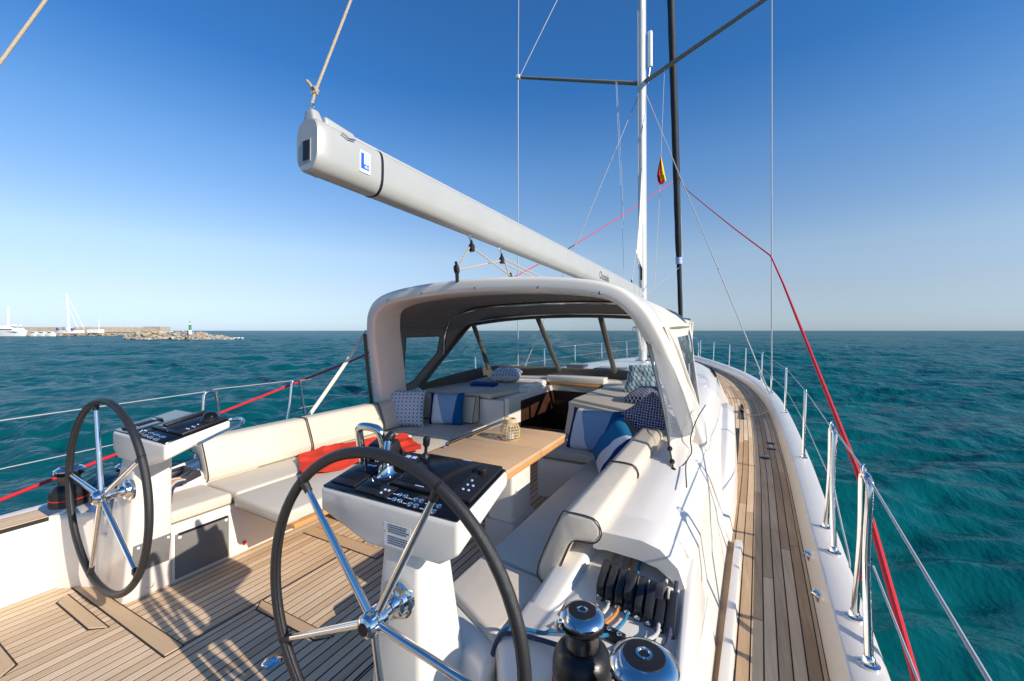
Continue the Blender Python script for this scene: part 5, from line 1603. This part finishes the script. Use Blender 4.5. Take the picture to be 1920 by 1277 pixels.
    for nm, m_, a, b in (('red_stripe', 'flag_red', 0, .42), ('yellow_stripe', 'flag_yellow', .42, 1.0)):
        rows = []
        for z, x0, x1 in H:
            rows.append([(.495 + x0 + (x1 - x0) * (a + (b - a) * q / 5), 9.6 + .03 * math.sin(q * 1.4 + z * 5), z) for q in range(6)])
        MB().sheet(rows, .004).build(nm, m_, fl)
    rows = [[(.45 + .05 * q, 9.585 + .01 * q, 4.80 + .02 * q), (.46 + .05 * q, 9.585, 4.74)] for q in range(3)]
    MB().sheet(rows, .004).build('red_hem', 'flag_red', fl)
    # red headsail sheets
    c = FS(7.3)
    rope('headsail_sheet', [c + Vector((.1, -.05, 0)), (.62, 14.6, 6.1), (1.25, 12.6, 4.98), (1.95, 10.3, 3.74), (2.47, 8.55, 2.84), (2.49, 8.47, 2.79), (2.48, 6.5, 2.12), (2.45, 4.4, 1.40), (2.42, 2.62, .80), (2.42, 1.885, .305), (2.41, 1.55, .06)], .0125, 'red', 'red headsail sheet running aft outside the starboard lifelines', 'rope', 'red headsail sheets')
    rope('headsail_sheet', [c + Vector((-.1, -.05, -.1)), (-1.2, 12.6, 4.92), (-1.95, 10.2, 3.62), (-2.52, 8.5, 2.79), (-2.52, 3.86, 1.13), (-2.5, 2.17, .70), (-2.5, .826, .354), (-2.46, -.6, .1)], .0125, 'red', 'red headsail sheet running aft along the port side', 'rope', 'red headsail sheets')
    # mainsheet tackle between boom and arch
    def block(p, lab, ax_=(1, .2, 0)):
        t = thing('pulley_block', lab, 'pulley', p, 'mainsheet blocks')
        MB().lathe([(.0, -.014), (.012, -.017), (.034, -.014), (.036, -.008), (.028, -.004), (.028, .004), (.036, .008), (.034, .014), (.012, .017), (0, .014)], p, ax_, 20).build('sheave', 'black', t)
        MB().tube([Vector(p) + Vector((0, 0, .03)), Vector(p) + Vector((0, -.01, .06))], .011, 8).build('swivel', 'black', t)
        return t
    b1 = Vector((0, 2.80, 2.175)); b2 = Vector((0, 3.30, 2.150)); b3 = Vector((-.05, 2.66, 1.985)); b4 = Vector((.03, 3.42, 1.985))
    block(b1, 'after mainsheet block hanging under the boom'); block(b2, 'forward mainsheet block hanging under the boom')
    block(b3, 'mainsheet block fixed to the top of the arch at left', (1, .3, .1)); block(b4, 'mainsheet block fixed to the top of the arch at right', (1, .1, .1))
    for b, lab in ((b1, 'after shackle chain between boom and mainsheet block'), (b2, 'forward shackle chain between boom and mainsheet block')):
        t = thing('hanger', lab, 'shackle', b, 'mainsheet shackles')
        top = Vector((0, b.y - .06, MB_Z - .128)); bot = b + Vector((0, -.01, .055))
        for k in range(3):
            c_ = top.lerp(bot, (k + .5) / 3); r_ = (top - bot).length / 3 * .62
            u = Vector((1, 0, 0)) if k % 2 else Vector((0, .8, .2)).normalized(); w = (top - bot).normalized()
            MB().tube([c_ + u * (.011 * math.cos(q)) + w * (r_ * math.sin(q)) for q in [2 * math.pi * j / 12 for j in range(12)]], .004, 6, closed=True).build('link', 'steel', t)
    for a, b, lab in ((b1 + Vector((0, -.03, 0)), b3 + Vector((0, .02, .02)), 'mainsheet part from after boom block down to the arch'), (b3 + Vector((0, .03, 0)), b2 + Vector((0, -.03, -.01)), 'mainsheet part from arch up to the forward boom block'),
                      (b1 + Vector((0, .03, 0)), b4 + Vector((0, 0, .03)), 'mainsheet part from after boom block to right arch block'), (b2 + Vector((0, .03, .02)), Vector((0, 5.2, 2.02)), 'upper mainsheet line running forward under the boom'), (b2 + Vector((0, .02, -.02)), Vector((0.05, 5.1, 1.96)), 'lower mainsheet line running forward under the boom'),
                      (b4 + Vector((0, 0, -.02)), b2 + Vector((.01, .03, 0)), 'short mainsheet part at the right arch block')):
        rope('mainsheet', [a, b], .0062, 'rope_tan', lab, 'rope', 'mainsheet tackle')
    for p, q, lab in ((b3, Vector((-.20, 2.88, 1.912)), 'left strop lashing a mainsheet block to the arch'), (b4, Vector((.10, 3.1, 1.90)), 'right strop lashing a mainsheet block to the arch')):
        rope('strop', [p, p.lerp(q, .5) + Vector((0, 0, .005)), q], .016, 'black', lab, 'strop', 'mainsheet strops')
    rope('clew_outhaul', [(.02, mx(3.3) - .93, 3.22), (0.0, 8.95, MB_Z + .12)], .007, 'rope_white', 'white outhaul line from sail clew down to the boom', 'rope')
    block((0, 8.93, MB_Z + .10), 'small outhaul block on top of the boom near the mast')
    # stay from the mast to the bow seen behind the arch
    rope('inner_stay', [(.03, MY + .3, 2.4), FS(4.0)], .0085, 'wire', 'thin wire slanting up from behind the arch to the furled headsail', 'wire', G)
rigging()

# ================================================================== STANCHIONS AND LIFELINES
def stanchion(sx, y, label, h=.62):
    x = sx * hb(y); z = zr(y)
    e = thing('stanchion', label, 'stanchion', (x, y, z), 'single stanchions')
    top = Vector((x + sx * .015, y, z + h))
    MB().tube([(x, y, z + .01), top + Vector((0, 0, -.008)), top], [.0135, .0125, .009], 12).build('post', 'steel', e)
    MB().lathe([(.032, 0), (.032, .006), (.020, .010), (.018, .03), (.0145, .034)], (x, y, z + .001), n=18).build('foot', 'steel', e)
    return top
def gate(sx, y0, y1, label, h=.63):
    z = zr(y0); x0, x1 = sx * hb(y0), sx * hb(y1)
    e = thing('gate_stanchion', label, 'stanchion', (sx * hb((y0 + y1) / 2), (y0 + y1) / 2, z), 'gate stanchions')
    ym = (y0 + y1) / 2; xm = (x0 + x1) / 2 + sx * .015
    P = [(x0, y0, z), (x0 + sx * .008, y0 + (ym - y0) * .45, z + h * .55), (xm, ym - .05, z + h * .93), (xm, ym - .03, z + h * .985), (xm, ym, z + h), (xm, ym + .03, z + h * .985), (xm, ym + .05, z + h * .93), (x1 + sx * .008, y1 + (ym - y1) * .45, z + h * .55), (x1, y1, z)]
    MB().tube(catmull(P, 5), .0135, 12).build('hoop', 'steel', e)
    for x, y in ((x0, y0), (x1, y1)):
        MB().lathe([(.032, 0), (.032, .006), (.020, .010), (.018, .028), (.0145, .032)], (x, y, z + .001), n=18).build('foot', 'steel', e)
    MB().tube([(xm + sx * .01 * math.cos(t), ym + .035 + .018 * math.cos(t), z + h + .012 + .018 * math.sin(t)) for t in [2 * math.pi * k / 14 for k in range(14)]], .004, 6, closed=True).build('eye', 'steel', e)
    MB().lathe([(.012, -.01), (.016, 0), (.012, .01)], (x0 + sx * .012, y0 + (ym - y0) * .5, z + h * .56), (0, 1, .3), 10).build('clip', 'black', e)
    return Vector((xm, ym, z + h)), z
tops = {}
ordn = ('first', 'second', 'third', 'fourth', 'fifth', 'sixth', 'seventh', 'eighth')
SY = (4.55, 6.75, 9.9, 11.6, 13.2, 14.8, 16.2)
for sx, side in ((1, 'starboard'), (-1, 'port')):
    g1, _ = gate(sx, 1.87, 2.15, 'nearer ' + side + ' gate stanchion of bent steel tube')
    g2, _ = gate(sx, 2.72, 3.04, 'farther ' + side + ' gate stanchion of bent steel tube')
    T = [g1, g2]
    for k, y in enumerate(SY):
        T.append(stanchion(sx, y, ordn[k] + ' single ' + side + ' stanchion forward of the gate'))
    G = 'lifeline wires'
    rope('lifeline', [t + Vector((0, 0, -.01)) for t in T[1:]], .0032, 'wire', 'upper ' + side + ' lifeline wire threaded along the stanchions', 'lifeline', G)
    rope('lifeline', [(t.x, t.y, zr(t.y) + .31) for t in T[1:]], .0032, 'wire', 'lower ' + side + ' lifeline wire threaded along the stanchions', 'lifeline', G)
    rope('lifeline', [g1 + Vector((0, .03, .012)), g2 + Vector((0, -.03, .0))], .004, 'wire', 'upper wire closing the ' + side + ' boarding gate', 'lifeline', G)
    aft = Vector((sx * 2.05, -1.2, .90))
    rope('lifeline', [aft, Vector((g1.x, g1.y - .03, g1.z))], .0042, 'wire', 'upper ' + side + ' lifeline running aft from the gate to the stern', 'lifeline', G)
    rope('lifeline', [aft - Vector((0, 0, .32)), Vector((g1.x, g1.y - .09, g1.z - .30))], .0036, 'wire', 'lower ' + side + ' lifeline running aft from the gate to the stern', 'lifeline', G)
    if sx > 0:
        rope('gate_wire', [Vector((2.355, 2.83, .68)), Vector((2.36, 2.66, .53)), Vector((2.36, 2.5, .43)), Vector((2.35, 2.42, .40))], .004, 'wire', 'unclipped gate wire drooping between the starboard gate stanchions', 'lifeline', smooth=5)
    r0 = thing('pulpit', side + ' half of the bow pulpit rail', 'rail', (sx * .5, 17, .6), 'bow pulpit rails')
    MB().tube(catmull([(sx * hb(16.4), 16.4, zr(16.4)), (sx * hb(16.5), 16.5, zr(16.5) + .60), (sx * .45, 17.6, 1.22), (sx * .25, 17.9, 1.2), (sx * .2, 18.0, .62)], 6), .0135, 10).build('rail', 'steel', r0)

# ================================================================== SMALL DECK FITTINGS
def fittings():
    for k, (x, y) in enumerate(((2.265, 5.55), (2.255, 5.30), (2.17, 4.92))):
        e = thing('deck_filler', ('farthest', 'middle', 'nearest')[k] + ' of three dark deck fillers let into the starboard teak', 'deck filler', (x, y, zd(y)), 'deck fillers')
        MB().lathe([(.045, 0), (.045, .010), (.038, .013), (0, .013)], (x, y, zd(y)), n=24).build('cap', 'black_metal', e)
        MB().box(x - .018, x + .018, y - .004, y + .004, zd(y) + .0128, zd(y) + .018).build('key_bar', 'steel', e)
    for k, y in enumerate((2.40, 2.80)):
        x = rin(y) - .022
        e = thing('fairlead', ('nearer', 'farther')[k] + ' small steel fairlead on the inner face of the bulwark', 'fairlead', (x, y, zr(y) - .08), 'bulwark fairleads')
        MB().box(x - .012, x + .008, y - .035, y + .035, zr(y) - .095, zr(y) - .06).build('plate', 'steel', e, bevel=.006)
        MB().tube([(x - .012, y - .02, zr(y) - .065), (x - .022, y, zr(y) - .07), (x - .012, y + .02, zr(y) - .065)], .006, 8).build('lip', 'chrome', e)
    c = Vector((.03, 1.13, .0))
    e = thing('sole_fitting', 'oval stainless fitting let into the cockpit sole', 'deck fitting', c)
    MB().lathe([(0, -.002), (.040, -.002), (.042, .004), (.036, .008), (.024, .009), (.022, .003), (0, .003)], c, n=28).build('flange', 'chrome', e)
    MB().box(c.x - .016, c.x + .016, c.y - .004, c.y + .004, .002, .006).build('bar', 'steel', e)
    # genoa car and line on the starboard side deck, cleat further forward
    y = 7.3; x = 2.02
    e = thing('genoa_car', 'sheet lead car with block on the starboard side deck', 'deck fitting', (x, y, zd(y)))
    MB().box(x - .018, x + .018, y - .55, y + .55, zd(y), zd(y) + .022).build('track', 'black_metal', e)
    MB().box(x - .035, x + .035, y - .10, y + .10, zd(y) + .02, zd(y) + .055).build('slider', 'black', e, bevel=.008)
    MB().lathe([(.02, -.018), (.045, -.014), (.045, .014), (.02, .018)], (x, y - .02, zd(y) + .09), (1, .1, .3), 18).build('block', 'black', e)
    rope('furling_line', [(x, y - .05, zd(y) + .07), (2.10, 7.1, zd(7) + .02), (2.25, 6.95, zd(7) + .06), (2.36, 6.9, zr(7) + .01)], .007, 'rope_tan', 'tan line lying across the starboard deck to the bulwark', 'rope', smooth=5)
    rope('jib_track_line', [(1.62, 8.9, .62), (1.72, 7.6, .5), (1.86, 6.6, zd(6.6) + .03), (1.93, 5.9, zd(6) + .012)], .006, 'black', 'dark line led aft along the coachroof edge', 'rope', smooth=5)
    p = (1.55, 7.9, .79)
    e = thing('coachroof_block', 'cluster of black blocks on the coachroof edge', 'pulley', p)
    for k in range(3):
        MB().lathe([(.02, -.02), (.05, -.016), (.05, .016), (.02, .02)], (1.56 + .035 * k, 8.1 - .26 * k, .80 - .012 * k), (1, .2, .4), 16).build('block', 'black', e)
fittings()
